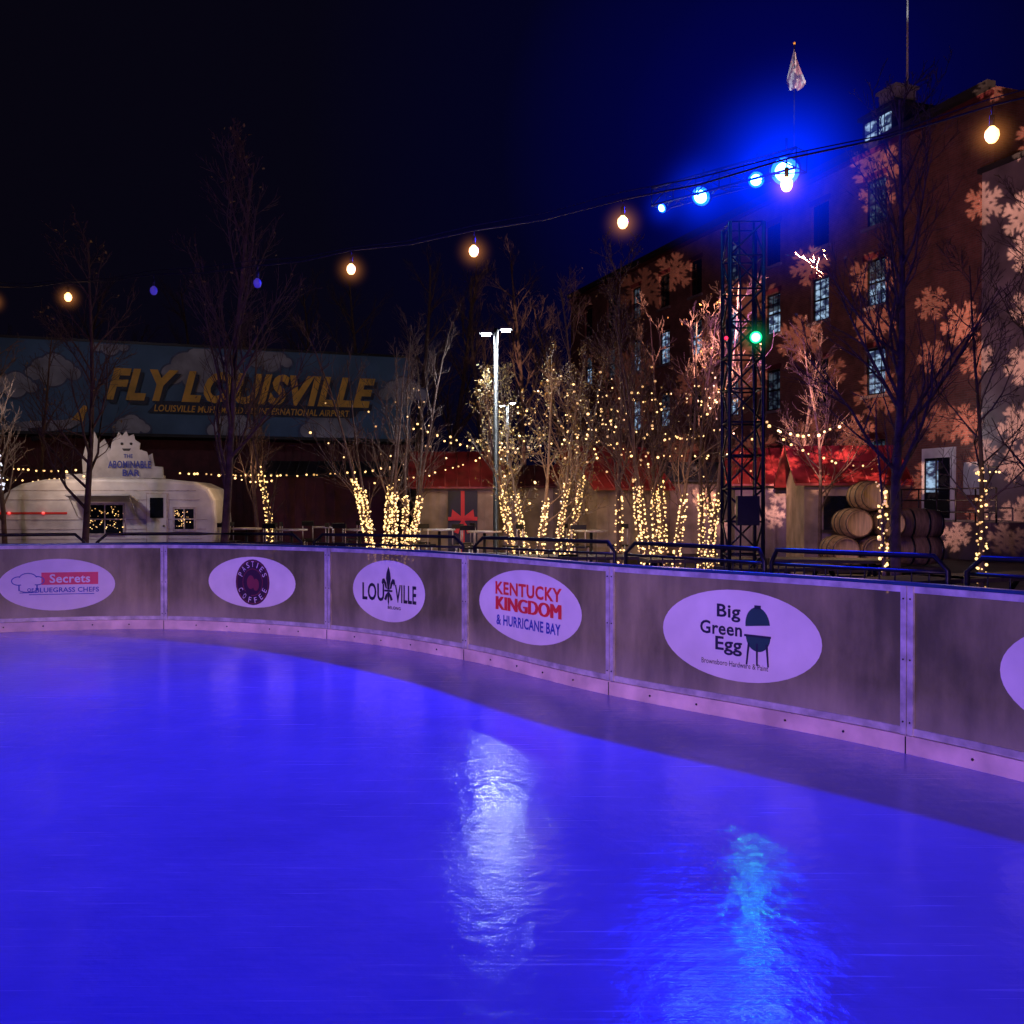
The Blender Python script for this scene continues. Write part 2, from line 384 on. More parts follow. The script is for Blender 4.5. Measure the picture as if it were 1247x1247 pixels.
# ------------------------------------------------------------ ice
m,nt,b=newmat('painted_ice'); M['ice']=m
N=nt.nodes.new; Lk=nt.links.new
tc=N('ShaderNodeTexCoord')
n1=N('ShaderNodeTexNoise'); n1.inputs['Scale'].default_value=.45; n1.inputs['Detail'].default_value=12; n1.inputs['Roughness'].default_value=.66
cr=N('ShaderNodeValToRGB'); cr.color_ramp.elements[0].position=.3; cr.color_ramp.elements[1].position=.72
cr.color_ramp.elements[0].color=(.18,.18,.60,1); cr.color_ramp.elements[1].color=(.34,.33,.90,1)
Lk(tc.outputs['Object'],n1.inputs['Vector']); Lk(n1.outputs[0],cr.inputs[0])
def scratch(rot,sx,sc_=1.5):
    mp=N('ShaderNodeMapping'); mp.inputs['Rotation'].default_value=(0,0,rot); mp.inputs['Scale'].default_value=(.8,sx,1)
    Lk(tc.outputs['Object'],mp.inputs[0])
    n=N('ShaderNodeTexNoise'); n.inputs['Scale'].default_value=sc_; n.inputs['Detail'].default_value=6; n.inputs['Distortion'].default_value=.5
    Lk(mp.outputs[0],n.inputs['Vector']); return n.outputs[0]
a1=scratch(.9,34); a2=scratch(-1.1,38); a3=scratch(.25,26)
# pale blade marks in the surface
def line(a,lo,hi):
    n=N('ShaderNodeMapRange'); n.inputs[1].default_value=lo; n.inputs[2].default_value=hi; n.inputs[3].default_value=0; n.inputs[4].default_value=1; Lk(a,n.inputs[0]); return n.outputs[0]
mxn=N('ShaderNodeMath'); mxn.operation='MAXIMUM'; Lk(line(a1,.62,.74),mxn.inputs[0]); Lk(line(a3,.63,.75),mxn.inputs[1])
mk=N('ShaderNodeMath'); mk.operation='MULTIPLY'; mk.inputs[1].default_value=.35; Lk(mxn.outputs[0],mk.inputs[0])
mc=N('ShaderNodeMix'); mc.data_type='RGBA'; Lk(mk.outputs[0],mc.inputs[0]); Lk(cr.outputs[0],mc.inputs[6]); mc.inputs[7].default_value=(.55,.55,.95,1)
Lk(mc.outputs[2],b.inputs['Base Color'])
n2=N('ShaderNodeTexNoise'); n2.inputs['Scale'].default_value=1.6; n2.inputs['Detail'].default_value=9; n2.inputs['Roughness'].default_value=.6
Lk(tc.outputs['Object'],n2.inputs['Vector'])
mr=N('ShaderNodeMapRange'); mr.inputs[1].default_value=.3; mr.inputs[2].default_value=.7; mr.inputs[3].default_value=.07; mr.inputs[4].default_value=.21
Lk(n2.outputs[0],mr.inputs[0]); ra=N('ShaderNodeMath'); ra.operation='MULTIPLY_ADD'; ra.inputs[1].default_value=.25; Lk(mxn.outputs[0],ra.inputs[0]); Lk(mr.outputs[0],ra.inputs[2]); Lk(ra.outputs[0],b.inputs['Roughness'])
n3=N('ShaderNodeTexNoise'); n3.inputs['Scale'].default_value=9; n3.inputs['Detail'].default_value=6
Lk(tc.outputs['Object'],n3.inputs['Vector'])
ad=N('ShaderNodeMath'); ad.operation='ADD'; Lk(a1,ad.inputs[0]); Lk(a2,ad.inputs[1])
ma=N('ShaderNodeMath'); ma.operation='MULTIPLY_ADD'; ma.inputs[1].default_value=.16
Lk(ad.outputs[0],ma.inputs[0]); Lk(n3.outputs[0],ma.inputs[2])
bu=N('ShaderNodeBump'); bu.inputs['Strength'].default_value=.38; bu.inputs['Distance'].default_value=.012
Lk(ma.outputs[0],bu.inputs['Height']); Lk(bu.outputs[0],b.inputs['Normal'])
b.inputs['IOR'].default_value=1.33
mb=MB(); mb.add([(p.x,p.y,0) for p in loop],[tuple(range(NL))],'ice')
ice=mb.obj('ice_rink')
if ice.data.polygons[0].normal.z<0: ice.data.flip_normals()

mb=MB(); mb.add([(-600,-600,-.06),(600,-600,-.06),(600,600,-.06),(-600,600,-.06)],[(0,1,2,3)],'asphalt'); mb.obj('ground')
mb=MB(); mb.add([(-28,-20,-.056),(26,-20,-.056),(26,31,-.056),(-28,31,-.056)],[(0,1,2,3)],'pave'); mb.obj('plaza_pavement')

# ------------------------------------------------------------ crowd barriers following the boards
def barrier(s0,s1,off):
    mb=MB(); n=6
    def q(s,z): p,_=B(s,-off); return (p.x,p.y,z)
    g=.05; a,b=s0+g,s1-g
    path=[q(a,.0),q(a,1.02),q(a+.10,1.14)]+[q(a+(b-a)*i/n,1.14) for i in range(1,n)]+[q(b-.10,1.14),q(b,1.02),q(b,.0)]
    mb.tube(path,.024,'steel',6)
    mb.tube([q(a+(b-a)*i/n,.25) for i in range(n+1)],.014,'steel',5)
    mb.tube([q(a+(b-a)*i/n,1.0) for i in range(n+1)],.016,'steel',5)
    k=int((b-a)/.13)
    for i in range(1,k): 
        s=a+(b-a)*i/k; mb.tube([q(s,.25),q(s,1.0)],.008,'steel',4,False)
    for s in(a+.15,b-.15):
        p,nn=B(s,-off); mb.box((p.x,p.y,-.035),(.05,.5,.03),'steel',math.atan2(nn.x,-nn.y))
    return mb.obj('crowd_barrier')
s=-5.0
while s<cum[6*SUB]+3:
    barrier(s,s+2.0,2.3); s+=2.03

# ------------------------------------------------------------ trees
def grow(mb,p,d,L,r,lvl,maxl,kids,rnd,k,tips,ang=.75,trop=.12):
    n=7 if lvl==0 else (4 if lvl==1 else 3)
    pts=[p.copy()]; rs=[r]; dd=d.normalized()
    for i in range(n):
        w=.05 if lvl==0 else .14
        dd=(dd+Vector((rnd.gauss(0,w),rnd.gauss(0,w),rnd.gauss(0,w)*.5+trop*(.3 if lvl==0 else 1)))).normalized()
        p=p+dd*(L/n); pts.append(p.copy()); f=(i+1)/n; rs.append(max(r*(1-.82*f),.0038))
    mb.tube(pts,rs,k,[8,5,4,3,3][lvl],False)
    if lvl>=maxl-1: tips.append((pts[-1],dd)); tips.append((pts[-2],dd))
    if lvl<maxl:
        K=kids[lvl]
        for j in range(K):
            f=(.22 if lvl==0 else .15)+(.78 if lvl==0 else .82)*(j+rnd.random())/K
            f=min(f,.98); x=f*n; i=int(x); q=pts[i].lerp(pts[min(i+1,n)],x-i)
            base=(pts[min(i+1,n)]-pts[i]).normalized()
            ax=base.orthogonal().normalized(); ax.rotate(Quaternion(base,rnd.random()*6.283))
            a=ang*rnd.uniform(.6,1.2); nd=base*math.cos(a)+ax*math.sin(a)
            l=L*(1-f*.72)*rnd.uniform(.30,.48) if lvl==0 else L*(1-f*.5)*rnd.uniform(.4,.65)
            rr=max((rs[i]*.5),.0042)
            grow(mb,q,nd,l,rr,lvl+1,maxl,kids,rnd,k,tips,ang,trop)
    return pts,rs
def wrap(mb,pts,rs,z0,z1,pitch,rnd,k='warmtiny',br=.021,per=6):
    z=z0;a=rnd.random()*6
    while z<z1:
        for i in range(len(pts)-1):
            if pts[i].z<=z<=pts[i+1].z:
                f=(z-pts[i].z)/(pts[i+1].z-pts[i].z+1e-6); c=pts[i].lerp(pts[i+1],f); r=rs[i]+(rs[i+1]-rs[i])*f+.02+abs(rnd.gauss(0,.012))
                kk=k if (k!='warmtiny' or rnd.random()<.72) else 'warmdim'
                mb.ico((c.x+math.cos(a)*r,c.y+math.sin(a)*r,z+rnd.gauss(0,.025)),br*rnd.uniform(.5,1.25),kk); break
        a+=6.283/per+rnd.gauss(0,.6); z+=pitch/per*rnd.uniform(.3,1.8)
def tree(base,H,r,seed,stems=1,spread=.25,kids=(15,6,4),lights=None,leaves=0,bark='bark',lean=(0,0),ang=.75,rad=.12,pitch=.16,lk='warmtiny',crown=0):
    rnd=random.Random(seed); mb=MB(); tips=[]; lb=MB(); x,y=base
    for s in range(stems):
        a=6.283*s/stems+rnd.random(); 
        if stems==1: p=Vector((x,y,-.06)); d=Vector((lean[0],lean[1],1))
        else:
            p=Vector((x+math.cos(a)*rad,y+math.sin(a)*rad*.7,-.06)); d=Vector((math.cos(a)*spread,math.sin(a)*spread,1))
        h=H*(rnd.uniform(.8,1) if stems>1 else 1)
        pts,rs=grow(mb,p,d,h,r,0,3,kids,rnd,bark,tips,ang)
        if lights: wrap(lb,pts,rs,lights[0],lights[1]*rnd.uniform(.85,1.08),pitch,rnd,lk)
    low=[t for t in tips if t[0].z<4.3]
    for i in range(min(crown,len(low))):      # bulbs threaded through the lower crown
        t=rnd.choice(low)[0]; lb.ico(t,.024*rnd.uniform(.6,1.25),'warm' if rnd.random()<.55 else 'warmdim')
    if leaves:
        for p,d in tips:
            if rnd.random()<leaves:
                c=p+Vector([rnd.gauss(0,.05) for _ in range(3)]); u=Vector([rnd.gauss(0,1) for _ in range(3)]).normalized(); w=u.orthogonal().normalized(); z=rnd.uniform(.02,.04)
                mb.add([c-u*z,c+w*z*.6,c+u*z,c-w*z*.6],[(0,1,2,3)],'leaf')
    o=mb.obj('bare_tree')
    if lb.v: lb.obj('fairy_lights',o)
    return o
tree(at(272,17),7.4,.085,1,kids=(24,8,5),leaves=.03,ang=.62)
tree(at(103,18),6.6,.075,2,kids=(20,7,4),leaves=.03)
tree(at(316,24),6.0,.06,3,kids=(14,7,4))
tree(at(48,27),6.5,.07,4,kids=(14,7,4),leaves=.05)
tree(at(8,22),5.2,.07,21,kids=(16,6,4),bark='barkpale',lights=(1.9,3.7),lk='cooltiny')
tree(at(330,23),4.4,.06,5,kids=(10,5,3),lights=(.3,2.25),pitch=.09)
tree(at(476,21),5.8,.045,6,stems=6,spread=.11,kids=(9,6,3),lights=(.3,1.95),rad=.34,pitch=.06,bark='bark',crown=14)
tree(at(507,22),5.2,.045,26,kids=(9,5,3),lights=(.3,2.0),bark='bark',pitch=.12,crown=14)
tree(at(655,21),5.0,.05,8,stems=6,spread=.17,kids=(10,6,4),lights=(.3,2.0),leaves=.7,rad=.55,bark='barkpale',pitch=.08,crown=70)
tree(at(755,20),6.6,.06,9,kids=(20,8,4),lights=(.3,2.0),leaves=.05,crown=35)
tree(at(822,19.5),6.2,.05,10,stems=7,spread=.13,kids=(10,7,4),lights=(.3,2.05),leaves=.06,rad=.65,pitch=.09,bark='bark',crown=60)
tree(at(873,21),5.6,.05,11,kids=(12,6,4),lights=(.3,2.0),leaves=.04,crown=20)
tree(at(1092,13.6),7.0,.085,12,kids=(26,8,4),leaves=.03,ang=.62)
tree(at(1078,12.6),3.0,.035,13,kids=(6,4,2),lights=(.3,2.05),pitch=.12)
tree(at(1195,14.5),5.2,.05,14,kids=(16,7,4),lights=(.3,2.25),leaves=.02)
tree(at(960,24),6.0,.06,15,kids=(14,7,4),leaves=.03)
tree(at(700,25),7.4,.07,31,kids=(20,7,4),leaves=.03,crown=30)
tree(at(1000,21),5.4,.05,33,kids=(12,6,4),leaves=.03)
tree(at(1290,15),6.5,.07,16,kids=(16,6,4))
rnd=random.Random(55); mb=MB(); tips=[]
for px,d,h in[(-60,62,14),(20,66,13),(90,60,15),(170,64,13),(240,62,15),(310,66,14),(380,58,14),(440,54,14),(505,50,14),(545,56,15),(590,50,13.5),(640,54,15),(690,60,14),(735,66,14)]:
    x,y=at(px,d); grow(mb,Vector((x,y,-.06)),Vector((rnd.gauss(0,.04),0,1)),h,.2,0,3,(18,8,6),rnd,'barkpale',tips,.7)
mb.obj('distant_trees')

# ------------------------------------------------------------ festoon string over the rink
fest=[(-8,367,13.7,1),(84,362,13,1),(188,354,12.3,0),(314,345,11.4,0),(428,328,10.6,1),(577,306,9.7,1),(758,271,8.7,1),(957,225,7.8,1),(1206,165,6.8,1),(1460,95,6.1,1)]
mb=MB(); path=[]; fo=empty('festoon_lights')
for i,(x,y,d,on) in enumerate(fest):
    p=P(x,y,d); c=p+Vector((0,0,.20)); 
    if path: path.append((path[-1]+c)/2-Vector((0,0,.035)))
    path.append(c)
    mb.tube([c,p+Vector((0,0,.13))],.006,'black',5); mb.tube([p+Vector((0,0,.13)),p+Vector((0,0,.05))],.018,'black',8)
    k='warmbig' if on else 'off'
    T=Matrix.Translation(p); q=1.15
    mb.lathe([(.0,-.055*q),(.020*q,-.050*q),(.034*q,-.034*q),(.042*q,-.008*q),(.038*q,.02*q),(.024,.045),(.016,.055)],k,T,14)
    if on and 0<=i<9: halo_ball(p-Vector((0,0,.01)),.28,'mistwarm',fo)
e1=P(-420,330,16); e2=P(1800,-60,5.6)
path=[e1]+path+[e2]
mb.tube(path,.008,'steel',5)
o2=[p+Vector((.03*math.sin(i*1.7),0,.05+.02*math.cos(i))) for i,p in enumerate(path)]; mb.tube(o2,.005,'steel',4)
mb.obj('cable_and_bulbs',fo)

def swag(pts,n,sag,k='warm',r=.03):
    mb=MB(); A=Vector(pts[0]); Bv=Vector(pts[1]); path=[]
    for i in range(n+1):
        f=i/n; p=A.lerp(Bv,f); p.z-=sag*4*f*(1-f); path.append(p)
        if R.random()<.94: mb.ico(p+Vector((R.gauss(0,.05),0,-.05-abs(R.gauss(0,.02)))),r*R.uniform(.65,1.15),k if R.random()<.8 else 'warmdim')
    mb.tube(path,.006,'black',4)
    return mb.obj('string_lights')
swag([P(-20,565,26),P(135,568,26)],22,.08,r=.036); swag([P(-20,578,24),P(110,574,24)],14,.12,r=.03)
swag([P(196,572,27),P(455,571,29)],36,.12,r=.036); swag([P(280,575,25),P(330,583,24)],6,.1)
swag([P(455,585,24),P(600,548,27)],16,.15); swag([P(505,513,25),P(610,545,27)],12,.2,r=.033)
swag([P(508,520,27),P(690,524,30)],16,.35,r=.036); swag([P(600,540,22),P(760,500,22)],14,.3)
swag([P(620,490,26),P(758,492,24)],12,.25); swag([P(690,522,24),P(900,548,24)],18,.3)
swag([P(755,515,23),P(902,510,21)],14,.35); swag([P(800,470,24),P(900,480,24)],6,.2)
swag([P(927,510,19),P(1040,503,19)],13,.33,r=.036); swag([P(926,512,18),P(1075,560,20)],13,.3,r=.025)
swag([P(1195,560,14.5),P(1215,568,13)],4,.05,r=.02); swag([P(905,575,26),P(1010,595,25)],10,.15)
for i,(x,y,d,W) in enumerate([(60,560,23,24),(300,570,24,44),(480,610,19.6,32),(560,560,24,42),(655,480,19.6,30),(660,600,19.6,50),(705,560,24,55),(820,600,18,48),(880,555,24,60),(985,560,20,22),(1040,600,17.3,34),(1190,600,13.6,8)]):
    light('string_glow_%d'%i,'POINT',P(x,y,d),(1,.60,.30),W,rad=.4)

# ------------------------------------------------------------ street lamps
def street_lamp(px,d,H,W):
    x,y=at(px,d); e=empty('street_lamp',(x,y,-.06))
    mb=MB(); mb.tube([(0,0,0),(0,0,.5),(0,0,.52),(0,0,H)],[.10,.10,.065,.05],'black',12)
    mb.box((0,0,.02),(.34,.34,.04),'black')
    for sx,sy,dz in((-1,-.25,-.1),(1,.25,0)):
        mb.tube([(0,0,H-.04+dz),(sx*.15,sy*.15,H+.0+dz)],.02,'black',6)
        mb.box((sx*.22,sy*.22,H+.01+dz),(.26,.2,.05),'black'); 
    mb.obj('pole',e)
    lb=MB()
    for sx,sy,dz in((-1,-.25,-.1),(1,.25,0)): lb.box((sx*.21,sy*.21,H-.03+dz),(.18,.15,.035),'led')
    lb.obj('led_panels',e)
    for i,(sx,sy,dz) in enumerate(((-1,-.25,-.1),(1,.25,0))):
        light('lamp_light_%d'%i,'SPOT',(x+sx*.30,y-.06+sy*.2,H-.14+dz),(.85,.93,1),W/2,(x+sx*1.4,y-.2,0),120,.8,.08,parent=e)
street_lamp(604,20.5,5.35,480)
street_lamp(618,38,5.6,200)

# ------------------------------------------------------------ lighting trusses
def truss_seg(mb,a,b,w,k='black',r=.022,bay=.45):
    a=Vector(a);b=Vector(b);t=(b-a).normalized(); u=t.cross(Vector((0,0,1))) if abs(t.z)<.9 else Vector((1,0,0)); u.normalize(); v=t.cross(u)
    L=(b-a).length; n=max(1,round(L/bay)); cs=[(u*sx+v*sy)*w/2 for sx,sy in((-1,-1),(1,-1),(1,1),(-1,1))]
    for c in cs: mb.tube([a+c,b+c],r,k,8)
    for i in range(n+1):
        p=a+t*L*i/n
        for j in range(4): mb.tube([p+cs[j],p+cs[(j+1)%4]],r*.5,k,5)
        if i<n:
            q=a+t*L*(i+1)/n
            for j in range(4):
                A,Bq=(cs[j],cs[(j+1)%4]) if i%2 else (cs[(j+1)%4],cs[j]); mb.tube([p+A,q+Bq],r*.55,k,5)
def fixture(mb,p,tgt,r,lens,core=None,L=.35):
    p=Vector(p); d=(Vector(tgt)-p).normalized(); T=Matrix.Translation(p)@d.to_track_quat('Z','Y').to_matrix().to_4x4()
    mb.lathe([(0,-L),(r*.5,-L),(r*.75,-L*.8),(r*1.05,-L*.3),(r*1.12,.02),(r*1.0,.02),(r*.98,.0)],'black',T,18)
    if core:
        mb.lathe([(r*.98,-.0),(r*.68,.022)],lens,T,18); mb.lathe([(r*.68,.022),(r*.4,.035),(0.0,.04)],core,T,18)
    else: mb.lathe([(r*.98,-.0),(r*.6,.025),(0,.035)],lens,T,18)
    mb.tube([p-d*.1+Vector((0,0,r)),p-d*.1+Vector((0,0,r+.22))],.018,'black',6)
def lighting_tower(px,d,H,beam,lamps):
    x,y=at(px,d); e=empty('lighting_truss_tower',(0,0,0))
    mb=MB(); truss_seg(mb,(x,y,-.02),(x,y,H),.46,r=.028); truss_seg(mb,beam[0],beam[1],.26,bay=.4,r=.018)
    mb.box((x,y,-.02),(1.1,1.1,.05),'black')
    mb.tube([(x+.1,y-.24,0),(x+.12,y-.25,2),(x+.08,y-.24,4),(x+.1,y-.2,H)],.018,'black',6); mb.tube([(x-.1,y-.24,0),(x-.06,y-.25,2.5),(x-.1,y-.2,H)],.014,'black',6)
    mb.box((x,y-.3,1.5),(.3,.12,.4),'black')
    for (lx,ly,ld),tg,r,lens,W,col in lamps: fixture(mb,P(lx,ly,ld),tg,r,lens,'bluecore')
    mb.obj('truss_and_fixtures',e)
    for i,((lx,ly,ld),tg,r,lens,W,col) in enumerate(lamps):
        p=P(lx,ly,ld); dd=(Vector(tg)-p).normalized()
        light('stage_spot_%d'%i,'SPOT',p+dd*.12,col,W,tg,75,.9,r*.8,parent=e)
    return e
BL=(.003,.010,1)
ba=P(800,243,14.5); bb=P(975,196,12.7)
lt=lighting_tower(904,13.5,5.45,(ba,bb),[
  ((806,254,14.46),(-6,7,0),.075,'bluelamp',1900,BL),
  ((853,240,13.9),(-3.2,6,0),.14,'bluelamp',2200,BL),
  ((920,220,13.2),(-.6,3.5,0),.11,'bluelamp',1700,BL),
  ((955,210,12.9),(-.5,5,0),.19,'bluelamp',2200,BL)])
for (x,y,d,r) in((853,240,13.8,1.0),(955,210,12.8,1.9),(920,220,13.1,.7),(806,254,14.4,.5)): halo_ball(P(x,y,d),r,'mistblue',lt)
mb=MB(); gp=P(920,411,13.15); fixture(mb,gp,(0.3,1.5,1.2),.085,'greenlamp','greencore',.2); fixture(mb,P(884,412,13.2),(-1,1,1),.03,'redlamp',None,.1); g=mb.obj('tower_spot',lt)
halo_ball(gp,.35,'mistgreen',lt)
light('green_spot','SPOT',gp+Vector((-.05,-.15,-.03)),(.02,1,.4),18,(1,3,0),60,.6,.06,parent=lt)

def added_tower(x,y,H,tgs):  # tower out of view, added to carry extra lamps
    e=empty('lighting_truss_tower'); mb=MB(); truss_seg(mb,(x,y,-.02),(x,y,H),.4)
    for i,(dx,z,tg,W,col,sz,hood) in enumerate(tgs):
        p=Vector((x+dx,y+.4,z)); fixture(mb,p,tg,.13,'lavlens' if col[0]>.3 else 'bluelamp')
        d=(Vector(tg)-p).normalized(); q=p+d*.12
        if hood:   # added, unseen barn doors keep the beam on the boards
            h=Vector((d.x,d.y,0)).normalized(); a=math.atan2(h.y,h.x)-math.pi/2; c=q+h*.45; L=.9
            for zo,deg in((.09,2.6),(-.06,9.0)):
                T=Matrix.Translation((c.x,c.y,q.z+(zo-.9*math.tan(math.radians(deg)))/2 if zo>0 else q.z-.5*(.06+.9*math.tan(math.radians(deg)))))@Matrix.Rotation(a,4,'Z')@Matrix.Rotation(math.atan((-(.09+.9*math.tan(math.radians(2.6))) if zo>0 else -(.9*math.tan(math.radians(deg))-.06))/.9),4,'X')
                mb.box((0,0,0),(.7,L,.006),'black',T=T)
        light('wash_%d'%i,'SPOT',q,col,W,tg,sz,.6 if hood else .9,.025 if hood else .12,parent=e)
    mb.obj('truss_and_fixtures',e)  # truss and lamps of the added, out-of-view tower
LV=(.80,.44,.60)
added_tower(-3.5,-11,6.4,[(.35,2.25,(-5,12,.4),3900,LV,44,1),(-.35,2.25,(1.4,8.2,.4),3700,LV,44,1),(0,5.4,(-1.5,2.5,0),4300,BL,62,0),(.5,6.2,(-5,19,6),2200,(1,.50,.55),62,0),(-.5,6.2,(3.6,5.6,0),2000,(.85,.42,.75),20,0),(.7,5.8,(1.2,8.6,0),1300,(.85,.42,.75),17,0)])  # added lamps behind the camera: brighten boards, ice and left trees
added_tower(-14.6,1.5,6.0,[(.3,5.8,(-4.0,5.6,0),3900,BL,76,0)])  # added blue lamp out of view, fills the board shadow on the ice

# ------------------------------------------------------------ mural building (left)
ax,ay=-27.0,35.95; rz=math.atan2(6.1,17.4); 
def wall_hit(px,py,ox,oy,rz):
    q=(px-CX)/F; cx_,sx_=math.cos(rz),math.sin(rz)
    u=(q*oy-ox)/(cx_-q*sx_); d=oy+u*sx_; return u,CH-(py-HY)/F*d
e=empty('airport_mural_building',(ax,ay,0),rz)
mb=MB(); U1=wall_hit(500,500,ax,ay,rz)[0]
mb.box((U1/2-2,4.2,2.1),(U1+4,8,4.3),'maroon'); mb.box((U1/2-2,4.3,6.2),(U1+4,7.8,3.9),'roofdark')
for i in range(int((U1+4)/.35)): mb.box((-4+i*.35+.2,.18,2.1),(.05,.05,4.2),'maroon')
mb.box((U1/2-2,-.4,4.35),(U1+4,1.6,.12),'roofdark')
mb.box((U1/2-2,.05,6.25),(U1+4,.12,3.8),'skyblue'); mb.box((U1/2-2,.02,8.2),(U1+4,.25,.1),'steel')
mb.obj('walls',e)
mb=MB(); lay=[0]
def disc(px,py,rp,k):
    u,z=wall_hit(px,py,ax,ay,rz); r=rp/F*40; lay[0]+=1; y=-.015-.0015*lay[0]
    z1=8.1;z0=4.4
    mb.add([(u+math.cos(2*math.pi*i/24)*r*1.1,y,min(z1,max(z0,z+math.sin(2*math.pi*i/24)*r))) for i in range(24)],[tuple(range(24))],k)
def cloud(px,py,w):
    S=((-.9,.1,.32),(-.45,-.15,.45),(.05,-.3,.5),(.5,-.1,.42),(.95,.12,.3),(0,.15,.55))
    for dx,dy,r in S: disc(px+dx*w,py+dy*w,r*w+2,'cloudline')
    for dx,dy,r in S: disc(px+dx*w,py+dy*w,r*w,'cloud')
for c in((245,452,38),(65,452,26),(135,421,17),(490,478,24),(400,522,28),(285,522,26),(20,470,20),(160,520,18),(330,440,20)): cloud(*c)
def mtext(s,x0,x1,y0,y1,k,bold,shear,dy,du=0,dz=0):
    ua,z0=wall_hit(x0,y1,ax,ay,rz); ub,_=wall_hit(x1,y1,ax,ay,rz); um,zt=wall_hit((x0+x1)/2,y0,ax,ay,rz); _,zb=wall_hit((x0+x1)/2,y1,ax,ay,rz)
    vs,fs=text(s,ub-ua,zt-zb,bold,shear); mb.add([((ua+ub)/2+x+du,dy,(zt+zb)/2+y+dz) for x,y in vs],fs,k)
mtext('FLY LOUISVILLE',130,456,455,493,'navy',.045,.3,-.24,.12,-.14)
mtext('FLY LOUISVILLE',130,456,455,493,'ochre',.045,.3,-.26)
ua,zt=wall_hit(180,488,ax,ay,rz); ub,zb=wall_hit(430,510,ax,ay,rz)
mb.add([(ua,-.2,zb),(ub,-.2,zb),(ub+.4,-.2,zt),(ua+.4,-.2,zt)],[(0,1,2,3)],'navy')
mtext('LOUISVILLE MUHAMMAD ALI INTERNATIONAL AIRPORT',188,425,497,505,'ochre',.02,.2,-.23)
def mp_(pts,k,y): mb.add([(wall_hit(a,b_,ax,ay,rz)[0],y,wall_hit(a,b_,ax,ay,rz)[1]) for a,b_ in pts],[tuple(range(len(pts)))],k)
mp_([(2,528),(8,520),(30,514),(80,512),(98,506),(100,515),(88,522),(30,531),(8,532)],'cloud',-.245); mp_([(88,512),(103,494),(108,496),(102,514)],'ochre',-.25); mp_([(35,522),(60,520),(50,536),(40,538)],'navy',-.255)
mb.obj('painted_mural',e)
light('mural_light','SPOT',(-13,29,7.5),(.75,.8,1),210,(-14,40.5,6.4),105,.8,.3)  # fill spot added to brighten the mural, no fixture
light('mural_light','SPOT',(-5,34,7.0),(.75,.8,1),50,(-7,43,6.2),95,.8,.3)  # second added fill for the right end of the mural

# ------------------------------------------------------------ camper trailer bar
cx,cy=at(141,25); tr=empty('camper_trailer',(cx,cy,-.06),math.radians(6))
prof=[(-2.70,.50),(-2.80,.85),(-2.76,1.25),(-2.60,1.62),(-2.32,1.93),(-1.95,2.14),(-1.4,2.25),(0,2.30),(1.5,2.27),(2.2,2.20),(2.55,2.04),(2.70,1.75),(2.74,1.2),(2.70,.75),(2.58,.50),(1.6,.45),(-1.8,.45)]
mb=MB(); mb.prism(prof,-1.05,1.05,'white')
body=mb.obj('body',tr); bv=body.modifiers.new('b','BEVEL'); bv.width=.10; bv.segments=3; bv.limit_method='ANGLE'; bv.angle_limit=math.radians(60)
mb=MB()
for z in(.78,1.02,1.26,1.75,1.98): mb.box((0,-1.056,z),(5.1-abs(z-1.2)*.8,.012,.018),'alu')
mb.box((-1.7,-1.058,1.42),(1.7,.012,.05),'red'); mb.box((1.6,-1.058,.62),(1.8,.012,.10),'skyblue')
for x,w,z,h in((.06,.95,1.27,.8),(1.96,.56,1.27,.6)):
    mb.box((x,-1.07,z),(w,.05,h),'alu'); mb.box((x,-1.085,z),(w-.1,.03,h-.1),'glass'); mb.box((x,-1.10,z),(.03,.02,h-.1),'alu'); mb.box((x,-1.10,z),(w-.1,.02,.03),'alu')
mb.box((1.30,-1.07,1.2),(.52,.05,1.45),'alu'); mb.box((1.30,-1.09,1.2),(.46,.03,1.38),'white'); mb.box((1.30,-1.11,1.55),(.32,.02,.5),'glass'); mb.ico((1.47,-1.12,1.1),.03,'steel')
T=Matrix.Translation((.1,-1.1,1.72))@Matrix.Rotation(math.radians(-12),4,'X'); mb.box((0,-.35,0),(1.5,.7,.04),'white',T=T)
for x in(-.6,.8): mb.tube([(x,-1.08,1.35),(x,-1.7,1.84)],.012,'alu',5)
mb.box((0,0,.38),(5.2,1.7,.12),'steel')
for sx in(-1,1):
    T=Matrix.Translation((-.5,sx*.92,.34))@Matrix.Rotation(math.pi/2,4,'X'); mb.lathe([(0,-.1),(.2,-.1),(.32,-.08),(.34,0),(.32,.08),(.2,.1),(0,.1)],'black',T,20)
mb.tube([(2.6,0,.42),(3.5,0,.42)],.05,'steel',8); mb.tube([(3.4,0,.42),(3.4,0,.0)],.03,'steel',8)
mb.box((-.9,0,2.34),(.5,.5,.14),'white'); mb.box((1.0,0,2.33),(.4,.4,.10),'alu')
for x in(-2.66,-2.45,-2.2,-1.4): mb.ico((x,-1.09,1.42),.04,'redlamp')
for i in range(60): mb.ico((-.38+.9*R.random(),-1.115,.93+R.random()*.66),.014*R.uniform(.6,1.3),'warmtiny' if R.random()<.4 else 'warmdim')
for i in range(36): mb.ico((1.74+.44*R.random(),-1.115,1.03+R.random()*.46),.012*R.uniform(.6,1.3),'warmtiny' if R.random()<.4 else 'warmdim')
mb.obj('trim_and_windows',tr)
mb=MB(); mt=[(-.75,0),(-.78,.45),(-.66,.92),(-.58,.74),(-.48,1.16),(-.36,.86),(-.24,.98),(-.1,.72),(0.02,.86),(.10,.70),(.22,.92),(.3,.80),(.42,.88),(.50,.62),(.66,.72),(.72,.5),(.92,.62),(.98,.3),(1.18,.28),(1.2,0)]
mb.prism(mt,-.03,.03,'signwhite')
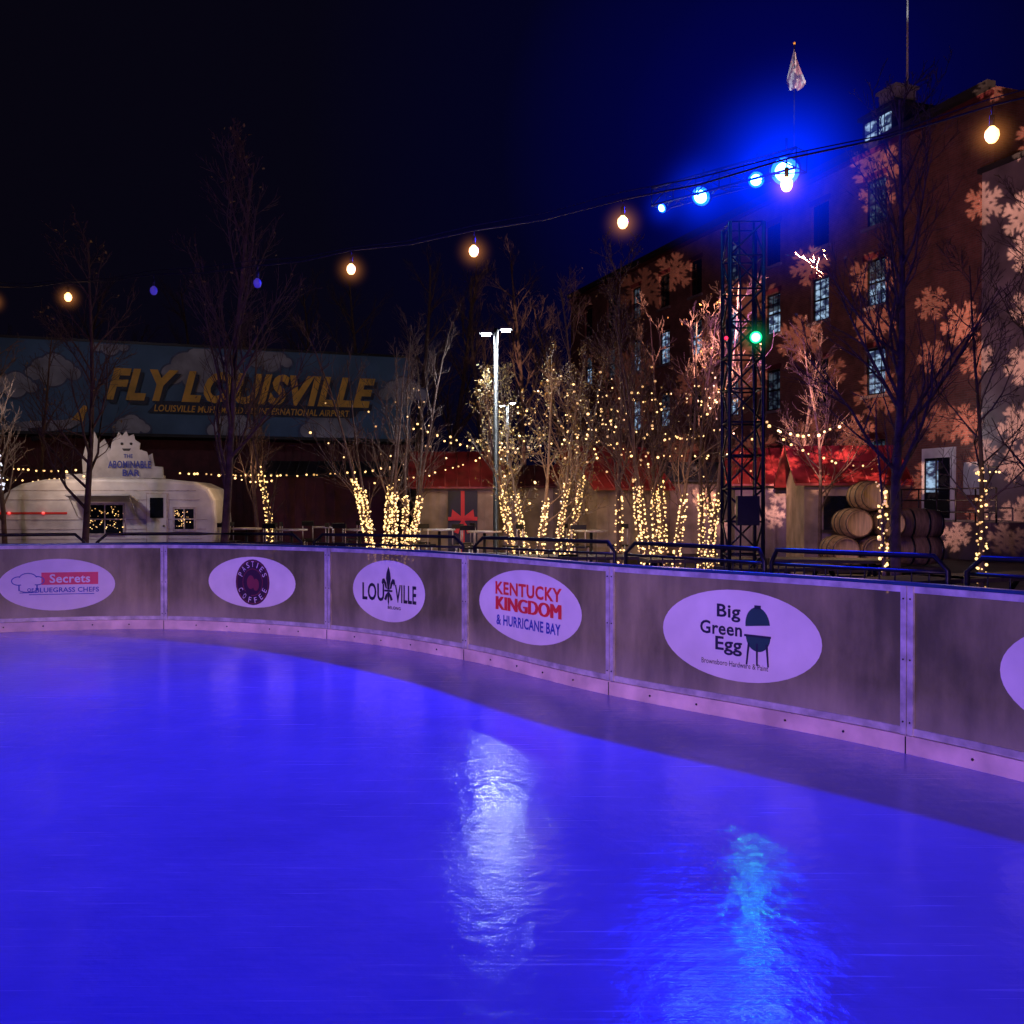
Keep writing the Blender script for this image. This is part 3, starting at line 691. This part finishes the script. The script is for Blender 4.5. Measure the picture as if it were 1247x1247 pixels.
yet=[(-.28,.36),(-.36,.62),(-.26,.70),(-.22,.95),(-.12,1.02),(-.06,1.16),(.02,1.06),(.12,1.18),(.18,1.05),(.30,1.10),(.34,.96),(.46,.88),(.44,.72),(.62,.66),(.70,.42),(.66,.36)]
mb.prism([(x+.18,z) for x,z in yet],-.06,-.034,'signface')
vs,fs=text('ABOMINABLE',1.05,.19,.03); mb.add([(x+.38,-.068,y+.34) for x,y in vs],fs,'blueink')
vs,fs=text('BAR',.42,.17,.03); mb.add([(x+.42,-.068,y+.13) for x,y in vs],fs,'blueink')
vs,fs=text('THE',.22,.10,.02); mb.add([(x+.35,-.068,y+.55) for x,y in vs],fs,'blueink')
for x in(.20,.42): mb.ico((x,-.07,.86),.04,'dark')
mb.prism([(.2,.74),(.42,.74),(.38,.68),(.24,.68)],-.072,-.066,'dark')
for x in(-.5,.9): mb.tube([(x,.05,.0),(x,.5,-.02)],.02,'steel',5)
o=mb.obj('bar_sign',tr,(.15,-.6,2.30))
light('bar_light','SPOT',(cx-1,cy-5,4.8),(1,.84,.82),270,(cx,cy,1.2),60,.9,.15)  # fill spot without a fixture, brightens the trailer

# ------------------------------------------------------------ market huts
def hut(px,d,w,dep,eave,ridge,yaw,wall='beige',roof='redroof',door=None,gable=False):
    x,y=at(px,d); mb=MB(); hw=w/2; hd=dep/2; o=.25
    if not gable:
        mb.prism([(-hw,0),(hw,0),(hw,eave),(-hw,eave)],-hd,hd,wall)
        mb.add([(-hw,-hd,eave),(-hw,hd,eave),(-hw,0,ridge-.06),(hw,-hd,eave),(hw,hd,eave),(hw,0,ridge-.06)],[(0,2,1),(3,4,5)],wall)
        for sg in(-1,1):
            a=[(-hw-o,sg*(hd+o),eave-.1),(hw+o,sg*(hd+o),eave-.1),(hw+o,0,ridge),(-hw-o,0,ridge)]
            vs=a+[(p[0],p[1],p[2]+.05) for p in a]
            mb.add(vs,[(0,1,2,3),(7,6,5,4),(0,4,5,1),(1,5,6,2),(2,6,7,3),(3,7,4,0)],roof)
            n=int((w+2*o)/.3)
            for i in range(n+1):
                xx=-hw-o+(w+2*o)*i/n; mb.tube([(xx,sg*(hd+o),eave-.04),(xx,0,ridge+.055)],.02,roof,5)
    else:
        mb.prism([(-hw,0),(hw,0),(hw,eave),(0,ridge-.06),(-hw,eave)],-hd,hd,wall)
        for sg in(-1,1):
            a=[(sg*(hw+o),-hd-o,eave-.15),(sg*(hw+o),hd+o,eave-.15),(0,hd+o,ridge),(0,-hd-o,ridge)]
            vs=a+[(p[0],p[1],p[2]+.06) for p in a]
            mb.add(vs,[(0,1,2,3),(7,6,5,4),(0,4,5,1),(1,5,6,2),(2,6,7,3),(3,7,4,0)],roof)
            for i in range(int((dep+2*o)/.3)+1):
                yy=-hd-o+.3*i; mb.tube([(sg*(hw+o),yy,eave-.08),(0,yy,ridge+.07)],.02,roof,5)
    n=int(w/.30)
    for i in range(n+1): mb.box((-hw+w*i/n,-hd-.012,eave/2),(.035,.02,eave-.02),wall)
    mb.box((0,-hd-.02,.14),(w+.02,.03,.26),'darkwood')
    if door=='gift':
        mb.box((.15,-hd-.04,1.02),(.78,.05,1.95),'dark'); mb.box((.15,-hd-.08,1.02),(.10,.03,1.95),'red'); mb.box((.15,-hd-.085,1.25),(.78,.03,.10),'red')
        for a in(-1,1):
            mb.prism([(.15,1.28),(.15+a*.28,1.50),(.15+a*.32,1.2)],-hd-.14,-hd-.1,'red'); mb.prism([(.15,1.24),(.15+a*.12,.85),(.15+a*.24,.9)],-hd-.14,-hd-.1,'red')
    elif door=='win':
        mb.box((0,-hd-.03,1.45),(w*.6,.05,.75),'glass'); mb.box((0,-hd-.12,1.05),(w*.66,.25,.05),'darkwood')
    elif door=='plain':
        mb.box((w*.2,-hd-.04,1.0),(.85,.05,1.95),'stucco'); mb.ico((w*.2+.3,-hd-.08,1.0),.03,'steel')
    return mb.obj('market_hut',None,(x,y,-.06),math.radians(yaw))
hut(556,27,2.1,2.2,2.15,3.05,4,'beige','redroof','gift')
hut(738,27,2.0,2.6,2.1,3.2,24,'beige','redroof',None,False)
hut(670,29,3.6,2.4,2.2,2.75,0,'beige','maroon',None)
hut(840,28,4.6,2.4,2.35,2.8,0,'beige','roofdark','plain')
hut(950,26,2.6,3,2.2,3.1,-8,'stucco','redroof','plain',False)
hut(1022,22.5,2.0,2.3,2.15,2.95,-6,'beige','redroof','win')
hut(400,32,4.4,2.4,2.6,3.0,6,'maroon','roofdark',None)

# ------------------------------------------------------------ barrels
mb=MB(); bx,by=at(1050,19); 
def barrel(x,y,z,ax='y'):
    prof=[(0,-.40),(.225,-.40),(.235,-.45),(.26,-.45),(.295,-.2),(.305,0),(.295,.2),(.26,.45),(.235,.45),(.225,.40),(0,.40)]
    T=Matrix.Translation((x,y,z))@Matrix.Rotation(math.pi/2,4,'X' if ax=='y' else 'Y')
    mb.lathe(prof[2:9],'wood',T,20); mb.lathe(prof[:3],'woodhead',T,20); mb.lathe(prof[8:],'woodhead',T,20)
    for h in(-.42,-.15,.15,.42):
        r=.306-abs(h)**2*.24; mb.lathe([(r,h-.02),(r+.006,h-.02),(r+.006,h+.02),(r,h+.02)],'steel',T,20)
for row,(z,xs) in enumerate([(.68,(-.45,.14)),(1.21,(-.20,.42)),(1.74,(.10,))]):
    for x in xs: barrel(bx+x,by,z)
for z,xs in((.68,(1.1,)),(1.2,(1.1,))):
    for x in xs: barrel(bx+x,by+.1,z,'x')
mb.box((bx+.2,by,.32),(2.4,.9,.10),'darkwood'); 
for x in(-.9,0,.95,1.35): mb.box((bx+x,by,.1),(.1,.8,.34),'darkwood')
mb.obj('oak_barrel_stack')

# ------------------------------------------------------------ brick warehouse (right)
AX,AY=4.08,64.0; ang=math.atan2(-3.1,1.12)
m,nt,b=newmat('brick_wall'); M['brick']=m
tc=nt.nodes.new('ShaderNodeTexCoord'); sp=nt.nodes.new('ShaderNodeSeparateXYZ'); cb=nt.nodes.new('ShaderNodeCombineXYZ')
nt.links.new(tc.outputs['Object'],sp.inputs[0]); 
ad=nt.nodes.new('ShaderNodeMath'); ad.operation='ADD'; nt.links.new(sp.outputs[0],ad.inputs[0]); nt.links.new(sp.outputs[1],ad.inputs[1])
nt.links.new(ad.outputs[0],cb.inputs[0]); nt.links.new(sp.outputs[2],cb.inputs[1])
br=nt.nodes.new('ShaderNodeTexBrick'); br.inputs['Scale'].default_value=1; br.inputs['Brick Width'].default_value=.24; br.inputs['Row Height'].default_value=.08; br.inputs['Mortar Size'].default_value=.010
br.inputs['Color1'].default_value=(.29,.105,.08,1); br.inputs['Color2'].default_value=(.21,.08,.065,1); br.inputs['Mortar'].default_value=(.23,.15,.13,1)
nt.links.new(cb.outputs[0],br.inputs['Vector'])
n1=nt.nodes.new('ShaderNodeTexNoise'); n1.inputs['Scale'].default_value=.9; n1.inputs['Detail'].default_value=10; n1.inputs['Roughness'].default_value=.7; nt.links.new(tc.outputs['Object'],n1.inputs['Vector'])
mm=nt.nodes.new('ShaderNodeMix'); mm.data_type='RGBA'; mm.blend_type='MULTIPLY'; mm.inputs[0].default_value=.9
cr=nt.nodes.new('ShaderNodeValToRGB'); cr.color_ramp.elements[0].position=.35; cr.color_ramp.elements[1].position=.62; cr.color_ramp.elements[0].color=(.4,.4,.4,1)
nt.links.new(n1.outputs[0],cr.inputs[0]); nt.links.new(br.outputs[0],mm.inputs[6]); nt.links.new(cr.outputs[0],mm.inputs[7]); nt.links.new(mm.outputs[2],b.inputs['Base Color']); b.inputs['Roughness'].default_value=.9
bu=nt.nodes.new('ShaderNodeBump'); bu.inputs['Strength'].default_value=.4; bu.inputs['Distance'].default_value=.01; nt.links.new(br.outputs[1],bu.inputs['Height']); bu.invert=True; nt.links.new(bu.outputs[0],b.inputs['Normal'])
def winmat(n,st,seed):
    m,nt,b=newmat(n); b.inputs['Base Color'].default_value=(.02,.02,.03,1); b.inputs['Roughness'].default_value=.1
    tc=nt.nodes.new('ShaderNodeTexCoord'); mp=nt.nodes.new('ShaderNodeMapping'); mp.inputs['Location'].default_value=(seed,seed*2,0); mp.inputs['Scale'].default_value=(1.2,1,2.5)
    no=nt.nodes.new('ShaderNodeTexNoise'); no.inputs['Scale'].default_value=1.8; no.inputs['Detail'].default_value=3
    cr=nt.nodes.new('ShaderNodeValToRGB'); cr.color_ramp.elements[0].position=.45; cr.color_ramp.elements[1].position=.62
    cr.color_ramp.elements[0].color=(.02,.03,.08,1); cr.color_ramp.elements[1].color=(.38,.56,.78,1)
    nt.links.new(tc.outputs['Object'],mp.inputs[0]); nt.links.new(mp.outputs[0],no.inputs['Vector']); nt.links.new(no.outputs[0],cr.inputs[0]); nt.links.new(cr.outputs[0],b.inputs['Emission Color']); b.inputs['Emission Strength'].default_value=st
    m.cycles.emission_sampling='NONE'
    return m
M['winlit']=winmat('lit_office_window',.95,1.3); M['windim']=winmat('dim_office_window',.10,4.1)
W_=empty('brick_warehouse',(AX,AY,-.06),ang)
cols=[28.7-3.2967*k for k in range(9)][::-1]; rows=[3.2,6.7,10.1,13.15]; ww,wh=1.15,1.8; UE=34.3; TOP=15.3
xc=[-.5]; 
for u in cols: xc+=[u-ww/2,u+ww/2]
xc+=[31.5,32.6,UE]
zcut=[0]
for z in rows: zcut+=[z-wh/2,z+wh/2]
zcut+=[TOP]
mb=MB(); gl=MB(); fr=MB()
for i in range(len(xc)-1):
    for j in range(len(zcut)-1):
        x0,x1,z0,z1=xc[i],xc[i+1],zcut[j],zcut[j+1]
        isw=(j%2==1) and (i%2==1) and i<2*len(cols)
        if isw:
            dy=.22
            mb.add([(x0,0,z0),(x1,0,z0),(x1,0,z1),(x0,0,z1),(x0,dy,z0),(x1,dy,z0),(x1,dy,z1),(x0,dy,z1)],[(0,1,5,4),(1,2,6,5),(2,3,7,6),(3,0,4,7)],'brick')
            cidx=(i-1)//2; r=(j-1)//2; k=len(cols)-1-cidx
            lit={(0,3):.5,(0,2):1,(0,1):1,(1,2):1,(1,1):0,(2,2):1,(2,1):0,(3,2):1,(4,2):1,(5,2):1,(6,1):1,(7,1):0,(8,2):1,(3,1):1,(1,3):0,(5,1):1,(6,2):1}.get((k,r),0)
            kk='winlit' if lit==1 else('windim' if lit or (k+r)%3==0 else 'glass')
            gl.add([(x0,dy-.02,z0),(x1,dy-.02,z0),(x1,dy-.02,z1),(x0,dy-.02,z1)],[(0,1,2,3)],kk)
            if lit==1 and (k+r)%2==0: gl.add([(x0+.07,dy-.03,z0+1.05),(x1-.07,dy-.03,z0+1.05),(x1-.07,dy-.03,z1-.08),(x0+.07,dy-.03,z1-.08)],[(0,1,2,3)],'windim')
            xm=(x0+x1)/2; zm=(z0+z1)/2
            for a,b_,c,d_ in((x0,x0+.07,z0,z1),(x1-.07,x1,z0,z1)): fr.box(((a+b_)/2,dy-.06,(c+d_)/2),(b_-a,.06,d_-c),'black')
            for zz,t in((z0+.04,.08),(z1-.04,.08),(zm,.07)): fr.box((xm,dy-.07,zz),(ww-.14,.05,t),'black')
            for q in(-.18,.18): fr.box((xm+q,dy-.05,zm),(.025,.03,wh-.1),'black')
            for q in(-.45,.45): fr.box((xm,dy-.052,zm+q),(ww-.14,.028,.025),'black')
            mb.box((xm,-.03,z0-.07),(ww+.25,.16,.12),'stucco')
            mb.box((xm,.005,z1+.12),(ww+.2,.03,.22),'maroon')
        else: mb.add([(x0,0,z0),(x1,0,z0),(x1,0,z1),(x0,0,z1)],[(0,1,2,3)],'brick')
mb.add([(-.5,0,0),(-.5,16,0),(-.5,16,TOP),(-.5,0,TOP)],[(0,3,2,1)],'brick'); mb.add([(-.5,0,TOP),(UE,0,TOP),(UE,16,TOP),(-.5,16,TOP)],[(0,1,2,3)],'roofdark')
mb.add([(UE,0,0),(UE,16,0),(UE,16,TOP),(UE,0,TOP)],[(0,1,2,3)],'brick')
mb.box((UE/2-.25,-.12,TOP+.05),(UE+.5,.36,.22),'roofdark'); mb.box((UE/2-.25,-.06,TOP-.22),(UE+.5,.14,.14),'maroon')
mb.obj('brick_walls',W_); gl.obj('window_glass',W_); fr.obj('window_frames',W_)
mb=MB(); mb.box((UE+8,4,6.2),(15.98,9,12.4),'stucco'); mb.box((UE+8,4,12.45),(16.2,9.2,.16),'roofdark')
mb.obj('stucco_annex',W_)
mb=MB(); mb.box((32,-.04,2.35),(1.5,.10,2.5),'white'); mb.box((32,-.10,2.2),(1.15,.06,2.1),'glass'); mb.box((31.8,-.135,2.6),(.55,.02,1.1),'winlit'); mb.box((32,-.14,2.2),(.06,.03,2.1),'black'); mb.box((32,-.15,1.5),(1.1,.03,.5),'steel')
mb.box((33.6,-.05,2.5),(.9,.06,1.1),'signwhite')
mb.box((33,-1.7,.55),(9,3.4,1.1),'stucco')
for i in range(13): mb.tube([(28.6+i*.75,-3.3,1.1),(28.6+i*.75,-3.3,2.1)],.025,'steel',6)
for z in(1.4,1.75,2.1): mb.tube([(28.6,-3.3,z),(37.6,-3.3,z)],.022,'steel',6)
for i in range(5): mb.box((28.3-i*.3,-1.7,.5-.11*i),(.3,1.6,1.0-.22*i),'stucco')
mb.obj('entrance_dock',W_)
def loc2(px,d): 
    x,y=at(px,d); dx,dy=x-AX,y-AY; c,s_=math.cos(ang),math.sin(ang); return dx*c+dy*s_, -dx*s_+dy*c
u,v=loc2(1091,40); mb=MB()
mb.box((u,v,16.4),(1.9,1.9,2.3),'roofdark'); mb.box((u,v,17.65),(2.2,2.2,.16),'roofdark'); mb.box((u,v,18.15),(1.0,1.0,.8),'signwhite'); mb.box((u,v,18.6),(1.2,1.2,.12),'signwhite')
for sx in(-.42,.42):
    mb.box((u+sx,v-.97,16.9),(.66,.05,.95),'winlit'); mb.box((u+sx,v-1.0,16.9),(.03,.03,.95),'black'); mb.box((u+sx,v-1.0,16.9),(.66,.03,.03),'black')
for sx in(-.42,.42): mb.box((u-.97,v+sx,16.9),(.05,.66,.95),'winlit'); mb.box((u-1.0,v+sx,16.9),(.03,.66,.03),'black'); mb.box((u-1.0,v+sx,16.9),(.03,.03,.95),'black')
mb.obj('cupola',W_)

def flag(px,d,zb,zt,ft,fh,wd,seed,W,pk='steel'):
    x,y=at(px,d); e=empty('flagpole',(x,y,zb)); mb=MB(); mb.tube([(0,0,0),(0,0,zt-zb)],[.05,.03],pk,8); mb.ico((0,0,zt-zb+.06),.07,'ochre'); mb.obj('pole',e)
    mb=MB(); n=12;mrows=16; H0=ft-zb; vs=[]
    for i in range(mrows+1):
        f=i/mrows; w=.08+wd*min(1,f*1.3)*(1 if f<.85 else 1-(f-.85)*2.5)
        for j in range(n+1):
            g=j/n; vs.append((-w*.45+w*g,.10*math.sin(g*11+f*3+seed)*(.4+f)-.05,H0-fh*f-.25*g*(1-f)))
    for i in range(mrows):
        for j in range(n):
            q=i*(n+1)+j
            k='flagwhite' if ((j+i//3)//2)%2 else 'flagstripe'
            if i<5 and j<5: k='flagcanton'
            mb.add([vs[q],vs[q+1],vs[q+n+2],vs[q+n+1]],[(0,1,2,3)],k,None,True)
    mb.obj('flag',e)
    light('flag_light','SPOT',(x-1.0,y-2.0,zb+.5),(.95,.97,1),W,(x,y,ft-fh*.5),40,.5,.1,parent=e)
flag(966,42,15.2,21.4,21.2,1.75,.75,3,700)
flag(1103,39.5,18.6,24.5,24.3,1.9,.3,5,260,'white')

# snowflake projector (gobo) on the lighting tower
def gobo(name,loc,tgt,W,scale,size,col,off=0):
    o=light(name,'SPOT',loc,col,W,tgt,size,.4,.03); l=o.data; l.use_nodes=True; nt=l.node_tree; em=nt.nodes['Emission']
    N=nt.nodes.new; Lk=nt.links.new
    def m_(op,a,b=None,c=None):
        n=N('ShaderNodeMath'); n.operation=op
        for i,v in enumerate((a,b,c)):
            if v is None: continue
            if hasattr(v,'is_output'): Lk(v,n.inputs[i])
            else: n.inputs[i].default_value=v
        return n.outputs[0]
    def soft(x,edge,w):
        n=N('ShaderNodeMapRange'); n.interpolation_type='SMOOTHSTEP'; Lk(x,n.inputs[0]); n.inputs[1].default_value=edge-w; n.inputs[2].default_value=edge+w; n.inputs[3].default_value=1; n.inputs[4].default_value=0; return n.outputs[0]
    tc=N('ShaderNodeTexCoord'); sp=N('ShaderNodeSeparateXYZ'); Lk(tc.outputs['Normal'],sp.inputs[0])
    U=m_('ADD',m_('DIVIDE',sp.outputs[0],sp.outputs[2]),off); V=m_('DIVIDE',sp.outputs[1],sp.outputs[2])
    cb=N('ShaderNodeCombineXYZ'); Lk(U,cb.inputs[0]); Lk(V,cb.inputs[1])
    vo=N('ShaderNodeTexVoronoi'); vo.voronoi_dimensions='2D'; vo.inputs['Scale'].default_value=scale; vo.inputs['Randomness'].default_value=.7; Lk(cb.outputs[0],vo.inputs['Vector'])
    sub=N('ShaderNodeVectorMath'); sub.operation='SUBTRACT'; Lk(cb.outputs[0],sub.inputs[0]); Lk(vo.outputs['Position'],sub.inputs[1])
    s2=N('ShaderNodeSeparateXYZ'); Lk(sub.outputs[0],s2.inputs[0]); sc_=N('ShaderNodeSeparateColor'); Lk(vo.outputs['Color'],sc_.inputs[0])
    th=m_('ADD',m_('ARCTAN2',s2.outputs[1],s2.outputs[0]),m_('ADD',m_('MULTIPLY',sc_.outputs[0],3.0),10.0))
    r=m_('MULTIPLY',m_('SQRT',m_('ADD',m_('POWER',s2.outputs[0],2),m_('POWER',s2.outputs[1],2))),scale)
    size_=m_('ADD',.72,m_('MULTIPLY',sc_.outputs[1],.40)); r=m_('DIVIDE',r,size_)
    ph=m_('ABSOLUTE',m_('SUBTRACT',m_('MODULO',th,math.pi/3),math.pi/6))
    A=m_('MULTIPLY',r,m_('COSINE',ph)); D=m_('MULTIPLY',r,m_('SINE',ph))
    arm=m_('MULTIPLY',soft(D,.044,.014),soft(A,.42,.02))
    def branch(a0,w,dm):
        x=m_('ABSOLUTE',m_('SUBTRACT',m_('SUBTRACT',A,m_('MULTIPLY',D,.9)),a0)); return m_('MULTIPLY',soft(x,w,.014),soft(D,dm,.014))
    mk=m_('MAXIMUM',arm,m_('MAXIMUM',branch(.13,.040,.12),branch(.27,.040,.12)))
    mk=m_('MAXIMUM',mk,soft(r,.12,.02))
    on=m_('GREATER_THAN',sc_.outputs[2],.14)
    mk=m_('MULTIPLY',m_('MULTIPLY',mk,on),m_('ADD',.35,m_('MULTIPLY',sc_.outputs[0],.65)))
    Lk(m_('ADD',mk,.03),em.inputs['Strength'])
    return o
gobo('snowflake_projector',(3.9,13.0,5.0),(12.6,38,9.2),60000,12.5,60,(1,.50,.35))
light('facade_wash','SPOT',(4.5,17,4.8),(.60,.22,.66),1900,(12,42,8),80,.8,.3)  # purplish fill added to lift the dim brick
light('facade_wash','SPOT',(7,22,1.0),(1,.40,.30),800,(13,38,6),80,.8,.3)  # reddish fill added to warm the brick between the flakes
light('dock_light','POINT',(14.2,31.5,3.9),(.9,.95,1),22,rad=.1)

# ------------------------------------------------------------ tables and chairs
def picnic(px,d,rz):
    x,y=at(px,d); mb=MB(); mb.box((0,0,.74),(1.8,.75,.05),'darkwood')
    for s_ in(-1,1):
        mb.box((0,s_*.62,.44),(1.8,.26,.05),'darkwood'); 
        for t in(-1,1): mb.tube([(t*.65,s_*.7,0),(t*.65,s_*.15,.72)],.035,'steel',6)
    for t in(-1,1): mb.box((t*.65,0,.40),(.06,1.5,.06),'steel')
    mb.obj('picnic_table',None,(x,y,-.05),rz)
for a in((955,13.6,.3),(1010,15.5,-.2),(1100,11.4,.5),(850,15.6,.1),(560,17,.1),(640,16.5,-.1),(1210,12,.4),(745,16.4,.05)): picnic(*a)
def bistro(px,d):
    x,y=at(px,d); mb=MB(); mb.lathe([(0,1.04),(.36,1.04),(.37,1.06),(.36,1.08),(0,1.08)],'alu',Matrix.Identity(4),18); mb.tube([(0,0,0),(0,0,1.04)],.035,'steel',8); mb.lathe([(0,.04),(.25,.03),(.27,0)],'steel',Matrix.Identity(4),16)
    for a in(.4,2.4,4.3):
        c,s_=math.cos(a)*.65,math.sin(a)*.65; mb.box((c,s_,.74),(.34,.34,.04),'steel',a)
        for p,q in((-.14,-.14),(.14,-.14),(.14,.14),(-.14,.14)): mb.tube([(c+p,s_+q,0),(c+p,s_+q,.74)],.013,'alu',4)
        mb.box((c*1.25,s_*1.25,1.16),(.03,.34,.10),'steel',a)
        for p in(-.15,.15): mb.tube([(c*1.25-math.sin(a)*p,s_*1.25+math.cos(a)*p,.74),(c*1.25-math.sin(a)*p,s_*1.25+math.cos(a)*p,1.2)],.012,'alu',4)
    mb.obj('bar_table',None,(x,y,-.06))
for a in((355,22),(398,24.5),(438,22),(300,23),(535,22),(590,20.5),(720,21)): bistro(*a)

# ------------------------------------------------------------ world: night sky with the blue haze of the rink lights
w=bpy.data.worlds.new('World'); sc.world=w; w.use_nodes=True; nt=w.node_tree; bg=nt.nodes['Background']
sky=nt.nodes.new('ShaderNodeTexSky'); sky.sky_type='NISHITA'; sky.sun_disc=False; sky.sun_elevation=math.radians(-8); sky.sun_rotation=math.radians(200)
tc=nt.nodes.new('ShaderNodeTexCoord'); dp=nt.nodes.new('ShaderNodeVectorMath'); dp.operation='DOT_PRODUCT'
nt.links.new(tc.outputs['Generated'],dp.inputs[0]); dp.inputs[1].default_value=Vector((.25,.9,.33)).normalized()
cr=nt.nodes.new('ShaderNodeValToRGB'); e_=cr.color_ramp.elements; e_[0].position=.60; e_[0].color=(.0022,.0016,.0036,1); e_[1].position=1; e_[1].color=(.0004,.0008,.080,1)
x=e_.new(.90); x.color=(.0018,.0014,.0056,1); x=e_.new(.965); x.color=(.0010,.0010,.013,1); x=e_.new(.988); x.color=(.0006,.0009,.040,1)
nt.links.new(dp.outputs['Value'],cr.inputs[0])
mix=nt.nodes.new('ShaderNodeMix'); mix.data_type='RGBA'; mix.blend_type='ADD'; mix.inputs[0].default_value=.003
nt.links.new(cr.outputs[0],mix.inputs[6]); nt.links.new(sky.outputs[0],mix.inputs[7]); nt.links.new(mix.outputs[2],bg.inputs[0]); bg.inputs[1].default_value=1

# ------------------------------------------------------------ camera
c=bpy.data.cameras.new('camera'); c.sensor_width=36; c.lens=36*F/1247; c.clip_end=2000; c.clip_start=.05
co=bpy.data.objects.new('camera',c); sc.collection.objects.link(co); co.location=(0,0,CH)
co.rotation_euler=(math.radians(90)-math.atan((623.5-HY)/F),0,0); sc.camera=co
sc.view_settings.view_transform='Standard'; sc.view_settings.look='None'; sc.view_settings.exposure=0
